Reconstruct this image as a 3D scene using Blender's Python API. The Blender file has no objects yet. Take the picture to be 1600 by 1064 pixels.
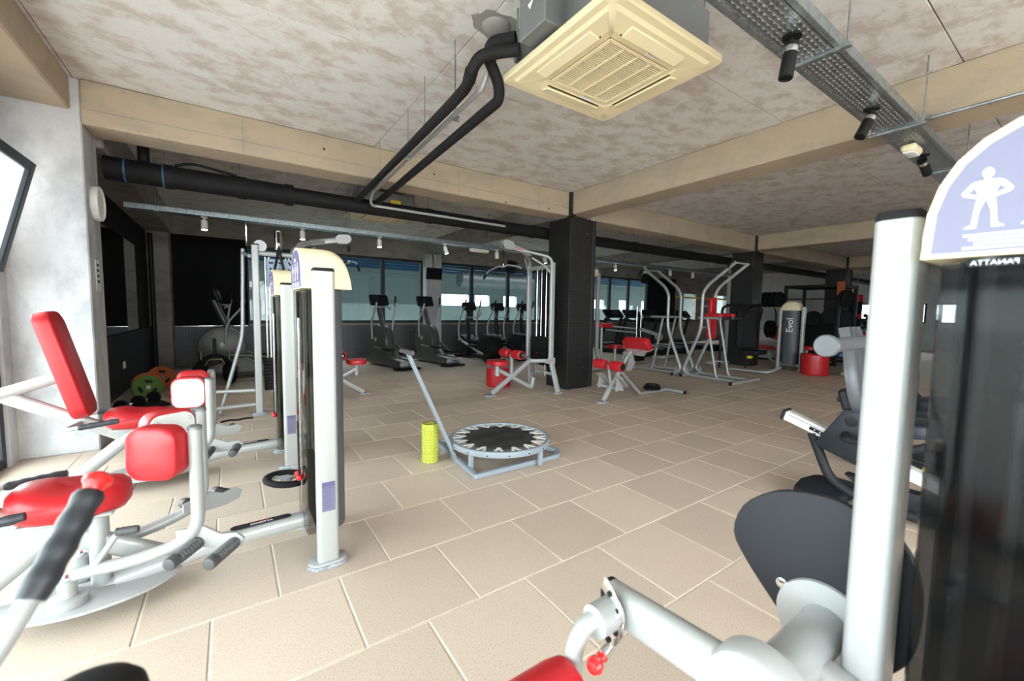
import bpy, bmesh, math, random
from mathutils import Matrix, Vector, Euler
random.seed(7)
SC = bpy.context.scene
COL = SC.collection
PI = math.pi
R = math.radians

# ---------------------------------------------------------------- camera
CAM_H = 1.305
YAW, PITCH, ROLL, FOC = R(34.407), R(4.18), R(0.832), 641.17
cam = bpy.data.cameras.new('camera')
cam.sensor_width = 36.0
cam.lens = FOC / 1600 * 36.0
cam.clip_start = 0.05
cam.clip_end = 200
cam_o = bpy.data.objects.new('camera', cam)
COL.objects.link(cam_o)
fw = Vector((math.sin(YAW) * math.cos(PITCH), math.cos(YAW) * math.cos(PITCH), -math.sin(PITCH)))
rt = Vector((math.cos(YAW), -math.sin(YAW), 0))
up = rt.cross(fw)
rt2 = rt * math.cos(ROLL) + up * math.sin(ROLL)
up2 = -rt * math.sin(ROLL) + up * math.cos(ROLL)
mw = Matrix((rt2, up2, -fw)).transposed().to_4x4()
mw.translation = (0, 0, CAM_H)
cam_o.matrix_world = mw
cam.dof.use_dof = True
cam.dof.focus_distance = 4.0
cam.dof.aperture_fstop = 2.8
SC.camera = cam_o

# ---------------------------------------------------------------- sky and exposure
SKY = 15.0
w = bpy.data.worlds.new('overcast_sky')
SC.world = w
w.use_nodes = True
bg = w.node_tree.nodes['Background']
bg.inputs[0].default_value = (0.90, 0.97, 1.0, 1)
bg.inputs[1].default_value = SKY
SC.view_settings.view_transform = 'Standard'
SC.view_settings.look = 'None'
SC.view_settings.gamma = 1
SC.view_settings.use_curve_mapping = False
SC.view_settings.exposure = 0.0
SC.cycles.use_denoising = True
SC.cycles.max_bounces = 10
SC.cycles.diffuse_bounces = 6
SC.cycles.transparent_max_bounces = 16
SC.cycles.caustics_reflective = False
SC.cycles.caustics_refractive = False


def portal(name, loc, rot, sx, sy):
    l = bpy.data.lights.new(name, 'AREA')
    l.shape = 'RECTANGLE'
    l.size, l.size_y = sx, sy
    l.cycles.is_portal = True
    o = bpy.data.objects.new(name, l)
    o.location, o.rotation_euler = loc, rot
    COL.objects.link(o)
    return o


# portals only guide sampling of the sky through window openings and an added roof gap
portal('daylight_portal', (-1.58, 0.4, 1.3), (0, -PI / 2, 0), 2.6, 9.2)
portal('daylight_portal', (1.85, -4.4, 1.45), (PI / 2, 0, 0), 6.5, 2.6)

# ---------------------------------------------------------------- materials
MATS = {}


def mat(name, col, rough=0.5, metal=0.0, spec=0.5, coat=0.0, noise=None, bump=None, emit=None):
    """noise=(scale, colour2, amount, detail) ; bump=(scale, strength)"""
    m = bpy.data.materials.new(name)
    m.use_nodes = True
    nt = m.node_tree
    b = nt.nodes['Principled BSDF']
    b.inputs['Base Color'].default_value = (*col, 1)
    b.inputs['Roughness'].default_value = rough
    b.inputs['Metallic'].default_value = metal
    b.inputs['Specular IOR Level'].default_value = spec
    b.inputs['Coat Weight'].default_value = coat
    if noise or bump:
        tc = nt.nodes.new('ShaderNodeTexCoord')
    if noise:
        n = nt.nodes.new('ShaderNodeTexNoise')
        n.inputs['Scale'].default_value = noise[0]
        n.inputs['Detail'].default_value = noise[3] if len(noise) > 3 else 4
        nt.links.new(tc.outputs['Object'], n.inputs['Vector'])
        rmp = nt.nodes.new('ShaderNodeMapRange')
        rmp.inputs['From Min'].default_value = 0.4
        rmp.inputs['From Max'].default_value = 0.65
        rmp.inputs['To Max'].default_value = noise[2]
        nt.links.new(n.outputs['Fac'], rmp.inputs['Value'])
        mx = nt.nodes.new('ShaderNodeMix')
        mx.data_type = 'RGBA'
        mx.inputs['A'].default_value = (*col, 1)
        mx.inputs['B'].default_value = (*noise[1], 1)
        nt.links.new(rmp.outputs['Result'], mx.inputs['Factor'])
        nt.links.new(mx.outputs['Result'], b.inputs['Base Color'])
    if bump:
        n2 = nt.nodes.new('ShaderNodeTexNoise')
        n2.inputs['Scale'].default_value = bump[0]
        n2.inputs['Detail'].default_value = 3
        nt.links.new(tc.outputs['Object'], n2.inputs['Vector'])
        bp = nt.nodes.new('ShaderNodeBump')
        bp.inputs['Strength'].default_value = bump[1]
        bp.inputs['Distance'].default_value = 0.01
        nt.links.new(n2.outputs['Fac'], bp.inputs['Height'])
        nt.links.new(bp.outputs['Normal'], b.inputs['Normal'])
    if emit:
        b.inputs['Emission Color'].default_value = (*emit[0], 1)
        b.inputs['Emission Strength'].default_value = emit[1]
    MATS[name] = m
    return m


def srgb(r, g, b):
    f = lambda c: (c / 255 / 12.92) if c / 255 <= 0.04045 else ((c / 255 + 0.055) / 1.055) ** 2.4
    return (f(r), f(g), f(b))


SILVER = mat('silver_paint', (0.39, 0.40, 0.395), 0.38, 0.15, 0.5, 0.2)
SILVER_DK = mat('grey_silver_paint', (0.42, 0.43, 0.44), 0.4, 0.35)
CHROME = mat('chrome', (0.8, 0.8, 0.8), 0.12, 1.0)
RED = mat('red_vinyl', (0.48, 0.012, 0.018), 0.42, 0, 0.5, 0.1, bump=(900, 0.05))
REDP = mat('red_plastic', (0.7, 0.02, 0.02), 0.25)
BLACK = mat('black_rubber', (0.009, 0.009, 0.010), 0.7, spec=0.25, bump=(300, 0.05))
GRIP = mat('grey_rubber_grip', (0.022, 0.025, 0.03), 0.45)
ROLLG = mat('grey_foot_roll', (0.065, 0.067, 0.07), 0.5)
DARK = mat('dark_grey_plastic', (0.022, 0.022, 0.026), 0.55, spec=0.22)
SHROUD = mat('slate_shroud', (0.085, 0.09, 0.105), 0.5)
CREAM = mat('cream_plastic', srgb(228, 214, 178), 0.45)
ACCREAM = mat('yellowed_ac_plastic', srgb(232, 216, 178), 0.45)
PURPLE = mat('purple_print', (0.10, 0.085, 0.19), 0.4)
LILAC = mat('lilac_and_lit_purple_print', (0.15, 0.145, 0.225), 0.4)  # sticker colour; also the purple panel print as paled by light
WHITEP = mat('white_print', (0.75, 0.76, 0.82), 0.5)
WHITE = mat('white_plastic', (0.75, 0.75, 0.73), 0.4)
GALV = mat('galvanised_steel', (0.36, 0.40, 0.42), 0.35, 0.8, noise=(30, (0.22, 0.25, 0.27), 0.8))
GREYBL = mat('blue_grey_paint', (0.27, 0.31, 0.35), 0.45)
MATBLK = mat('black_woven_mat', (0.008, 0.008, 0.009), 0.85, spec=0.2, bump=(500, 0.1))
TRAMP = mat('chalky_black_mat', (0.016, 0.016, 0.017), 0.75, noise=(7, (0.05, 0.05, 0.05), 0.8), bump=(500, 0.1))
LIME = mat('lime_foam', (0.50, 0.54, 0.07), 0.7)
FOOTRUB = mat('scuffed_rubber_foot', (0.22, 0.24, 0.27), 0.6, noise=(60, (0.5, 0.52, 0.55), 0.7))
BLKMETAL = mat('black_metal', (0.009, 0.009, 0.010), 0.5, 0.1, spec=0.3)
TITAN = mat('titanium_plastic', (0.10, 0.10, 0.092), 0.38, 0.3)
BIKEG = mat('bike_grey_plastic', (0.085, 0.09, 0.10), 0.4)
BIKED = mat('bike_dark_plastic', (0.016, 0.020, 0.027), 0.45, spec=0.3)
SCREEN = mat('dark_screen', (0.004, 0.004, 0.005), 0.5, spec=0.15)
GREENP = mat('green_plate', (0.05, 0.15, 0.01), 0.55)
ORANGEP = mat('orange_plate', (0.36, 0.075, 0.012), 0.55)
YELLOW = mat('yellow_plastic', (0.8, 0.6, 0.04), 0.4)
BLUEP = mat('blue_paint', (0.03, 0.10, 0.22), 0.5)
GREENFR = mat('dark_green_paint', (0.01, 0.10, 0.05), 0.5)
FRAMEC = mat('anthracite_window_frame', (0.026, 0.032, 0.038), 0.5, spec=0.3)
GREYM = mat('grey_sheet_metal', (0.22, 0.23, 0.24), 0.45, 0.5)
LAMPON = mat('lit_lamp_lens', (1, 1, 1), 0.4, emit=((1.0, 0.93, 0.82), 12.0))
MIRROR = mat('mirror_glass', (0.55, 0.56, 0.56), 0.02, 1.0)
WALLW = mat('white_plaster', (0.60, 0.60, 0.62), 0.8, noise=(3, (0.5, 0.5, 0.52), 0.6))
TEAL = mat('pale_teal_wall', (0.70, 0.79, 0.765), 0.7)


def glassmat(name, tint, opac, rough=0.03, ior=1.45, haze=(0.02, 0.02, 0.02), trans=False):
    m = bpy.data.materials.new(name)
    m.use_nodes = True
    nt = m.node_tree
    nt.nodes.clear()
    out = nt.nodes.new('ShaderNodeOutputMaterial')
    tr = nt.nodes.new('ShaderNodeBsdfTransparent')
    tr.inputs[0].default_value = (*tint, 1)
    if trans:
        df = nt.nodes.new('ShaderNodeBsdfTranslucent')
        df.inputs['Color'].default_value = (*haze, 1)
    else:
        df = nt.nodes.new('ShaderNodeBsdfPrincipled')
        df.inputs['Base Color'].default_value = (*haze, 1)
        df.inputs['Roughness'].default_value = rough
    mx = nt.nodes.new('ShaderNodeMixShader')
    mx.inputs[0].default_value = opac
    nt.links.new(tr.outputs[0], mx.inputs[1])
    nt.links.new(df.outputs[0], mx.inputs[2])
    gl = nt.nodes.new('ShaderNodeBsdfGlossy')
    gl.inputs['Roughness'].default_value = rough
    # Schlick reflectance, the same from both sides of the pane
    lw = nt.nodes.new('ShaderNodeLayerWeight')
    f0 = ((ior - 1) / (ior + 1)) ** 2
    pw = nt.nodes.new('ShaderNodeMath')
    pw.operation = 'POWER'
    pw.inputs[1].default_value = 5.0
    nt.links.new(lw.outputs['Facing'], pw.inputs[0])
    ma = nt.nodes.new('ShaderNodeMath')
    ma.operation = 'MULTIPLY_ADD'
    ma.inputs[1].default_value = 1 - f0
    ma.inputs[2].default_value = f0
    nt.links.new(pw.outputs[0], ma.inputs[0])
    m2 = nt.nodes.new('ShaderNodeMixShader')
    nt.links.new(ma.outputs[0], m2.inputs[0])
    nt.links.new(mx.outputs[0], m2.inputs[1])
    nt.links.new(gl.outputs[0], m2.inputs[2])
    nt.links.new(m2.outputs[0], out.inputs[0])
    MATS[name] = m
    return m


HAZY = glassmat('sky_glare_glass', (0.9, 0.94, 0.96), 0.5, 0.3, 1.45, (0.85, 0.88, 0.90), True)  # milky translucency stands in for sky glare on the tilted pane
GLASS = glassmat('window_glass', (0.93, 0.97, 0.97), 0.0)
PGLASS = glassmat('partition_glass', (0.70, 0.75, 0.75), 0.05)
SMOKE = glassmat('smoked_acrylic', (0.34, 0.34, 0.35), 0.12, 0.08, 1.15)
SMOKEC = glassmat('light_smoked_acrylic', (0.62, 0.60, 0.56), 0.05, 0.05, 1.3)


def N(nt, t, **kw):
    n = nt.nodes.new(t)
    for k, v in kw.items():
        if k.startswith('i_'):
            n.inputs[k[2:].replace('_', ' ')].default_value = v
        else:
            setattr(n, k, v)
    return n


def concrete(name, c1, c2, c3, stretch=(1, 1, 1), scale=2.0, bump=0.25):
    """base c1, patches c2 (chalky / stained), dark pores c3"""
    m = bpy.data.materials.new(name)
    m.use_nodes = True
    nt = m.node_tree
    b = nt.nodes['Principled BSDF']
    b.inputs['Roughness'].default_value = 0.85
    b.inputs['Specular IOR Level'].default_value = 0.25
    geo = N(nt, 'ShaderNodeNewGeometry')
    mp = N(nt, 'ShaderNodeMapping')
    mp.inputs['Scale'].default_value = stretch
    nt.links.new(geo.outputs['Position'], mp.inputs['Vector'])
    n1 = N(nt, 'ShaderNodeTexNoise', i_Scale=scale, i_Detail=9.0, i_Roughness=0.68, i_Distortion=0.15)
    n2 = N(nt, 'ShaderNodeTexNoise', i_Scale=scale * 6.0, i_Detail=6.0, i_Roughness=0.7)
    n3 = N(nt, 'ShaderNodeTexNoise', i_Scale=scale * 22, i_Detail=3.0)
    for n in (n1, n2, n3):
        nt.links.new(mp.outputs[0], n.inputs['Vector'])
    r1 = N(nt, 'ShaderNodeMapRange')
    r1.inputs['From Min'].default_value, r1.inputs['From Max'].default_value = 0.46, 0.60
    nt.links.new(n1.outputs['Fac'], r1.inputs['Value'])
    r2 = N(nt, 'ShaderNodeMapRange')
    r2.inputs['From Min'].default_value, r2.inputs['From Max'].default_value = 0.5, 0.68
    r2.inputs['To Max'].default_value = 0.55
    nt.links.new(n2.outputs['Fac'], r2.inputs['Value'])
    r3 = N(nt, 'ShaderNodeMapRange')
    r3.inputs['From Min'].default_value, r3.inputs['From Max'].default_value = 0.66, 0.76
    r3.inputs['To Max'].default_value = 0.7
    nt.links.new(n3.outputs['Fac'], r3.inputs['Value'])
    x1 = N(nt, 'ShaderNodeMix', data_type='RGBA')
    x1.inputs['A'].default_value, x1.inputs['B'].default_value = (*c1, 1), (*c2, 1)
    nt.links.new(r1.outputs[0], x1.inputs['Factor'])
    x2 = N(nt, 'ShaderNodeMix', data_type='RGBA')
    x2.inputs['B'].default_value = (*[(a + c) / 2 for a, c in zip(c1, c2)], 1)
    nt.links.new(x1.outputs['Result'], x2.inputs['A'])
    nt.links.new(r2.outputs[0], x2.inputs['Factor'])
    x3 = N(nt, 'ShaderNodeMix', data_type='RGBA')
    x3.inputs['B'].default_value = (*c3, 1)
    nt.links.new(x2.outputs['Result'], x3.inputs['A'])
    nt.links.new(r3.outputs[0], x3.inputs['Factor'])
    nt.links.new(x3.outputs['Result'], b.inputs['Base Color'])
    bp = N(nt, 'ShaderNodeBump', i_Strength=bump, i_Distance=0.01)
    nt.links.new(n2.outputs['Fac'], bp.inputs['Height'])
    nt.links.new(bp.outputs[0], b.inputs['Normal'])
    MATS[name] = m
    return m


SLAB = concrete('cast_slab_concrete', (0.72, 0.69, 0.672), (0.555, 0.48, 0.435), (0.38, 0.33, 0.295), (0.9, 1.25, 1), 4.6)
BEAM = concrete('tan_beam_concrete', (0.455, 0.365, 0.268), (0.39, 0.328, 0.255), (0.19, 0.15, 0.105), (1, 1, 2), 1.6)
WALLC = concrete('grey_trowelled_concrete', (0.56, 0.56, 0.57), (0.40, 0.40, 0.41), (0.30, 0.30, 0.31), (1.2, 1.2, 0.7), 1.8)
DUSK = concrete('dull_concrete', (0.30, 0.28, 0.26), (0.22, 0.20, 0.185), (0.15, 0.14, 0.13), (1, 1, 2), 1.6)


def tilemat():
    m = bpy.data.materials.new('speckled_beige_tile')
    m.use_nodes = True
    nt = m.node_tree
    b = nt.nodes['Principled BSDF']
    b.inputs['Roughness'].default_value = 0.55
    b.inputs['Specular IOR Level'].default_value = 0.35
    geo = N(nt, 'ShaderNodeNewGeometry')
    v = N(nt, 'ShaderNodeTexNoise', i_Scale=170.0, i_Detail=2.0, i_Roughness=0.6)
    nt.links.new(geo.outputs['Position'], v.inputs['Vector'])
    r1 = N(nt, 'ShaderNodeMapRange')
    r1.inputs['From Min'].default_value, r1.inputs['From Max'].default_value = 0.55, 0.68
    r1.inputs['To Max'].default_value = 0.75
    nt.links.new(v.outputs['Fac'], r1.inputs['Value'])
    v2 = N(nt, 'ShaderNodeTexNoise', i_Scale=4.0, i_Detail=5.0)
    nt.links.new(geo.outputs['Position'], v2.inputs['Vector'])
    x0 = N(nt, 'ShaderNodeMix', data_type='RGBA')
    x0.inputs['A'].default_value, x0.inputs['B'].default_value = (0.62, 0.508, 0.408, 1), (0.57, 0.47, 0.385, 1)
    nt.links.new(v2.outputs['Fac'], x0.inputs['Factor'])
    x1 = N(nt, 'ShaderNodeMix', data_type='RGBA')
    x1.inputs['B'].default_value = (0.30, 0.24, 0.18, 1)
    nt.links.new(x0.outputs['Result'], x1.inputs['A'])
    nt.links.new(r1.outputs[0], x1.inputs['Factor'])
    oi = N(nt, 'ShaderNodeObjectInfo')
    hs = N(nt, 'ShaderNodeHueSaturation')
    r2 = N(nt, 'ShaderNodeMapRange')
    r2.inputs['To Min'].default_value, r2.inputs['To Max'].default_value = 0.90, 1.06
    nt.links.new(oi.outputs['Random'], r2.inputs['Value'])
    nt.links.new(r2.outputs[0], hs.inputs['Value'])
    nt.links.new(x1.outputs['Result'], hs.inputs['Color'])
    nt.links.new(hs.outputs[0], b.inputs['Base Color'])
    bp = N(nt, 'ShaderNodeBump', i_Strength=0.08, i_Distance=0.003)
    nt.links.new(v.outputs['Fac'], bp.inputs['Height'])
    nt.links.new(bp.outputs[0], b.inputs['Normal'])
    return m


TILE = tilemat()
GROUT = mat('cream_grout', (0.76, 0.70, 0.63), 0.9)


def meshclad(name, c1, c2, sx=40.0):
    """perforated / embossed dark cladding: a fine grid of dimples (under 3 px each)"""
    m = bpy.data.materials.new(name)
    m.use_nodes = True
    nt = m.node_tree
    b = nt.nodes['Principled BSDF']
    b.inputs['Roughness'].default_value = 0.45
    b.inputs['Metallic'].default_value = 0.3
    geo = N(nt, 'ShaderNodeNewGeometry')
    mp = N(nt, 'ShaderNodeMapping')
    mp.inputs['Scale'].default_value = (sx, sx, sx)
    nt.links.new(geo.outputs['Position'], mp.inputs['Vector'])
    sep = N(nt, 'ShaderNodeSeparateXYZ')
    nt.links.new(mp.outputs[0], sep.inputs[0])
    add = N(nt, 'ShaderNodeMath', operation='ADD')
    nt.links.new(sep.outputs[0], add.inputs[0])
    nt.links.new(sep.outputs[1], add.inputs[1])

    def s(src):
        k = N(nt, 'ShaderNodeMath', operation='MULTIPLY')
        k.inputs[1].default_value = PI
        nt.links.new(src, k.inputs[0])
        q = N(nt, 'ShaderNodeMath', operation='SINE')
        nt.links.new(k.outputs[0], q.inputs[0])
        a = N(nt, 'ShaderNodeMath', operation='ABSOLUTE')
        nt.links.new(q.outputs[0], a.inputs[0])
        return a.outputs[0]
    ml = N(nt, 'ShaderNodeMath', operation='MULTIPLY')
    nt.links.new(s(add.outputs[0]), ml.inputs[0])
    nt.links.new(s(sep.outputs[2]), ml.inputs[1])
    x = N(nt, 'ShaderNodeMix', data_type='RGBA')
    x.inputs['A'].default_value, x.inputs['B'].default_value = (*c1, 1), (*c2, 1)
    nt.links.new(ml.outputs[0], x.inputs['Factor'])
    nt.links.new(x.outputs['Result'], b.inputs['Base Color'])
    bp = N(nt, 'ShaderNodeBump', i_Strength=0.5, i_Distance=0.006)
    nt.links.new(ml.outputs[0], bp.inputs['Height'])
    nt.links.new(bp.outputs[0], b.inputs['Normal'])
    return m


CLAD = meshclad('dark_dimpled_cladding', (0.006, 0.006, 0.007), (0.05, 0.048, 0.047))
DADO = meshclad('grey_mosaic_dado', (0.05, 0.05, 0.055), (0.16, 0.165, 0.18), 28.0)


# ---------------------------------------------------------------- geometry helpers
def fillet(pts, r, n=5):
    pts = [Vector(p) for p in pts]
    if r <= 0 or len(pts) < 3:
        return pts
    out = [pts[0]]
    for i in range(1, len(pts) - 1):
        a, b, c = pts[i - 1], pts[i], pts[i + 1]
        d1, d2 = (a - b), (c - b)
        l = min(r, d1.length * 0.49, d2.length * 0.49)
        p, q = b + d1.normalized() * l, b + d2.normalized() * l
        for k in range(n + 1):
            t = k / n
            out.append(p * (1 - t) ** 2 + b * 2 * t * (1 - t) + q * t * t)
    out.append(pts[-1])
    return out


def rrect(w, h, r, n=3):
    o = []
    for cx, cy, a0 in ((w / 2 - r, h / 2 - r, 0), (-w / 2 + r, h / 2 - r, 90), (-w / 2 + r, -h / 2 + r, 180), (w / 2 - r, -h / 2 + r, 270)):
        for k in range(n + 1):
            a = R(a0 + 90 * k / n)
            o.append((cx + r * math.cos(a), cy + r * math.sin(a)))
    return o


def circ(r, n=12, rx=1.0, ry=1.0):
    return [(r * rx * math.cos(2 * PI * k / n), r * ry * math.sin(2 * PI * k / n)) for k in range(n)]


class G:
    def __init__(self):
        self.v, self.f = [], []

    def add(self, vs, fs):
        o = len(self.v)
        self.v += [Vector(p) for p in vs]
        self.f += [[i + o for i in f] for f in fs]
        return self

    def bm(self, b):
        b.verts.ensure_lookup_table()
        b.verts.index_update()
        self.add([v.co.copy() for v in b.verts], [[v.index for v in f.verts] for f in b.faces])
        b.free()
        return self

    def box(self, c, s, rot=None, bev=0.0, seg=1):
        b = bmesh.new()
        bmesh.ops.create_cube(b, size=1)
        for v in b.verts:
            v.co = Vector((v.co.x * s[0], v.co.y * s[1], v.co.z * s[2]))
        if bev > 0:
            bmesh.ops.bevel(b, geom=b.edges[:], offset=min(bev, min(s) * 0.49), segments=seg, profile=0.5, affect='EDGES')
        m = Matrix.Translation(c)
        if rot is not None:
            m = m @ (Euler(rot).to_matrix().to_4x4() if not isinstance(rot, Matrix) else rot.to_4x4())
        bmesh.ops.transform(b, matrix=m, verts=b.verts[:])
        return self.bm(b)

    def sweep(self, path, prof, upv=None, caps=True, closed=False, scale=None):
        path = [Vector(p) for p in path]
        n = len(path)
        T = []
        for i in range(n):
            if closed:
                t = path[(i + 1) % n] - path[i - 1]
            else:
                t = path[min(i + 1, n - 1)] - path[max(i - 1, 0)]
            T.append(t.normalized())
        u = Vector(upv) if upv else (Vector((0, 0, 1)) if abs(T[0].z) < 0.9 else Vector((0, 1, 0)))
        u = (u - T[0] * u.dot(T[0])).normalized()
        vs, fs = [], []
        k = len(prof)
        for i in range(n):
            if i > 0:
                ax = T[i - 1].cross(T[i])
                if ax.length > 1e-6:
                    u = Matrix.Rotation(T[i - 1].angle(T[i]), 3, ax.normalized()) @ u
                u = (u - T[i] * u.dot(T[i])).normalized()
            s = T[i].cross(u)
            sc = scale[i] if scale else 1.0
            for a, b in prof:
                vs.append(path[i] + s * (a * sc) + u * (b * sc))
        m = n if closed else n - 1
        for i in range(m):
            j = (i + 1) % n
            for q in range(k):
                q2 = (q + 1) % k
                fs.append([i * k + q, i * k + q2, j * k + q2, j * k + q])
        if caps and not closed:
            fs.append(list(range(k))[::-1])
            fs.append([(n - 1) * k + q for q in range(k)])
        return self.add(vs, fs)

    def tube(self, pts, r, seg=12, fil=0.0, n=6, closed=False, ry=1.0, upv=None):
        return self.sweep(fillet(pts, fil, n) if fil else pts, circ(r, seg, 1, ry), closed=closed, upv=upv)

    def rtube(self, pts, w, h, rr=0.012, fil=0.0, upv=None, n=6):
        return self.sweep(fillet(pts, fil, n) if fil else pts, rrect(w, h, rr), upv=upv)

    def cyl(self, p0, p1, r, seg=16, r1=None):
        p0, p1 = Vector(p0), Vector(p1)
        return self.sweep([p0, p1], circ(1.0, seg), scale=[r, r if r1 is None else r1])

    def lathe(self, prof, o, axis=(0, 0, 1), seg=20):
        """prof: list of (radius, height along axis)"""
        ax = Vector(axis).normalized()
        u = Vector((1, 0, 0)) if abs(ax.x) < 0.9 else Vector((0, 1, 0))
        u = (u - ax * u.dot(ax)).normalized()
        s = ax.cross(u)
        o = Vector(o)
        vs, fs = [], []
        for r, h in prof:
            for k in range(seg):
                a = 2 * PI * k / seg
                vs.append(o + ax * h + (u * math.cos(a) + s * math.sin(a)) * max(r, 1e-4))
        for i in range(len(prof) - 1):
            for k in range(seg):
                k2 = (k + 1) % seg
                fs.append([i * seg + k, i * seg + k2, (i + 1) * seg + k2, (i + 1) * seg + k])
        fs.append(list(range(seg))[::-1])
        fs.append([(len(prof) - 1) * seg + k for k in range(seg)])
        return self.add(vs, fs)

    def ball(self, c, r, seg=12, sz=1.0):
        return self.lathe([(r * math.sin(PI * i / 8), -r * sz * math.cos(PI * i / 8)) for i in range(9)], c, seg=seg)

    def prism(self, out, t, m=None, bev=0.0):
        """outline in local xy, extruded 0..t along local z, placed by matrix m"""
        b = bmesh.new()
        vs = [b.verts.new((x, y, 0)) for x, y in out]
        f = b.faces.new(vs)
        r = bmesh.ops.extrude_face_region(b, geom=[f])
        top = [g for g in r['geom'] if isinstance(g, bmesh.types.BMVert)]
        for v in top:
            v.co.z += t
        bmesh.ops.recalc_face_normals(b, faces=b.faces[:])
        if bev > 0:
            e = [e for e in b.edges if abs(e.verts[0].co.z - e.verts[1].co.z) < 1e-6]
            bmesh.ops.bevel(b, geom=e, offset=bev, segments=2, profile=0.5, affect='EDGES')
        if m is not None:
            bmesh.ops.transform(b, matrix=m, verts=b.verts[:])
        return self.bm(b)

    def torus(self, c, Rr, r, axis=(0, 0, 1), seg=28, ps=10, ry=1.0):
        ax = Vector(axis).normalized()
        u = Vector((1, 0, 0)) if abs(ax.x) < 0.9 else Vector((0, 1, 0))
        u = (u - ax * u.dot(ax)).normalized()
        s = ax.cross(u)
        c = Vector(c)
        vs, fs = [], []
        for i in range(seg):
            a = 2 * PI * i / seg
            d = u * math.cos(a) + s * math.sin(a)
            for k in range(ps):
                b = 2 * PI * k / ps
                vs.append(c + d * (Rr + r * math.cos(b)) + ax * (r * ry * math.sin(b)))
        for i in range(seg):
            for k in range(ps):
                fs.append([i * ps + k, ((i + 1) % seg) * ps + k, ((i + 1) % seg) * ps + (k + 1) % ps, i * ps + (k + 1) % ps])
        return self.add(vs, fs)

    def xf(self, m):
        self.v = [m @ p for p in self.v]
        return self

    def build(self, name, material, parent=None, label=None, smooth=True, angle=38, kind=None):
        off = Vector((0, 0, 0))
        p = parent
        while p is not None:
            off += p.location
            p = p.parent
        me = bpy.data.meshes.new(name)
        me.from_pydata([v - off for v in self.v], [], self.f)
        b = bmesh.new()
        b.from_mesh(me)
        bmesh.ops.recalc_face_normals(b, faces=b.faces[:])
        b.to_mesh(me)
        b.free()
        if smooth:
            me.polygons.foreach_set('use_smooth', [True] * len(me.polygons))
            me.set_sharp_from_angle(angle=R(angle))
        me.materials.append(material)
        me.update()
        o = bpy.data.objects.new(name, me)
        COL.objects.link(o)
        if parent is not None:
            o.parent = parent
        if label:
            o['label'] = label
        if kind:
            o['kind'] = kind
        return o


def thing(name, label, cat, loc=(0, 0, 0), group=None):
    o = bpy.data.objects.new(name, None)
    o.empty_display_size = 0.1
    o.location = loc
    COL.objects.link(o)
    o['label'], o['category'] = label, cat
    if group:
        o['group'] = group
    return o


def tag(o, label, cat, group=None):
    o['label'], o['category'] = label, cat
    if group:
        o['group'] = group
    return o


def struct(o):
    o['kind'] = 'structure'
    return o


def sroot(name, loc=(0, 0, 0)):
    o = bpy.data.objects.new(name, None)
    o.location = loc
    COL.objects.link(o)
    o['kind'] = 'structure'
    return o


def kids(o):
    return [c for c in bpy.data.objects if c.parent == o]


def dup(root, loc, rotz=0.0, label=None, group=None):
    r = root.copy()
    COL.objects.link(r)
    r.location = loc
    r.rotation_euler = (0, 0, rotz)
    if label:
        r['label'] = label
    if group:
        r['group'] = group
    for c in kids(root):
        c2 = c.copy()
        COL.objects.link(c2)
        c2.parent = r
        for g in kids(c):
            g2 = g.copy()
            COL.objects.link(g2)
            g2.parent = c2
    return r


def copypart(o, dloc=(0, 0, 0)):
    """another instance of a part (shared mesh) under the same parent"""
    c = o.copy()
    COL.objects.link(c)
    c.location = o.location + Vector(dloc)
    return c


def text(s, size, material, parent, m, name='lettering', ext=0.0006, bold=0.0):
    cu = bpy.data.curves.new(name, 'FONT')
    cu.body = s
    cu.size = size
    cu.extrude = ext
    cu.offset = bold
    cu.align_x = 'CENTER'
    cu.align_y = 'CENTER'
    t = bpy.data.objects.new('tmp_text', cu)
    COL.objects.link(t)
    bpy.context.view_layer.update()
    me = bpy.data.meshes.new_from_object(t)
    bpy.data.objects.remove(t)
    off = Vector((0, 0, 0))
    p = parent
    while p is not None:
        off += p.location
        p = p.parent
    me.transform(Matrix.Translation(-off) @ m)
    me.materials.clear()
    me.materials.append(material)
    o = bpy.data.objects.new(name, me)
    COL.objects.link(o)
    o.parent = parent
    return o


def frame_m(o, ex, ey):
    """matrix whose local x, y map to ex, ey at origin o"""
    ex, ey = Vector(ex).normalized(), Vector(ey).normalized()
    ez = ex.cross(ey)
    m = Matrix((ex, ey, ez)).transposed().to_4x4()
    m.translation = o
    return m

# ================================================================ THE SETTING
CEIL = 3.2
X0, X1, Y0, Y1 = -1.5, 22.0, -4.5, 11.2

# ---- floor: grout bed with 50 cm tiles laid in running bond
floor = struct(G().box(((X0 + X1) / 2, 3.3, -0.064), (X1 - X0 + 0.6, 16.4, 0.12)).build('floor', GROUT, smooth=False))


def proj(p):
    d = Vector(p) - Vector((0, 0, CAM_H))
    z = d.dot(fw)
    if z < 0.3:
        return None
    return 800 + FOC * d.dot(rt2) / z, 532 - FOC * d.dot(up2) / z, z


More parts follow.
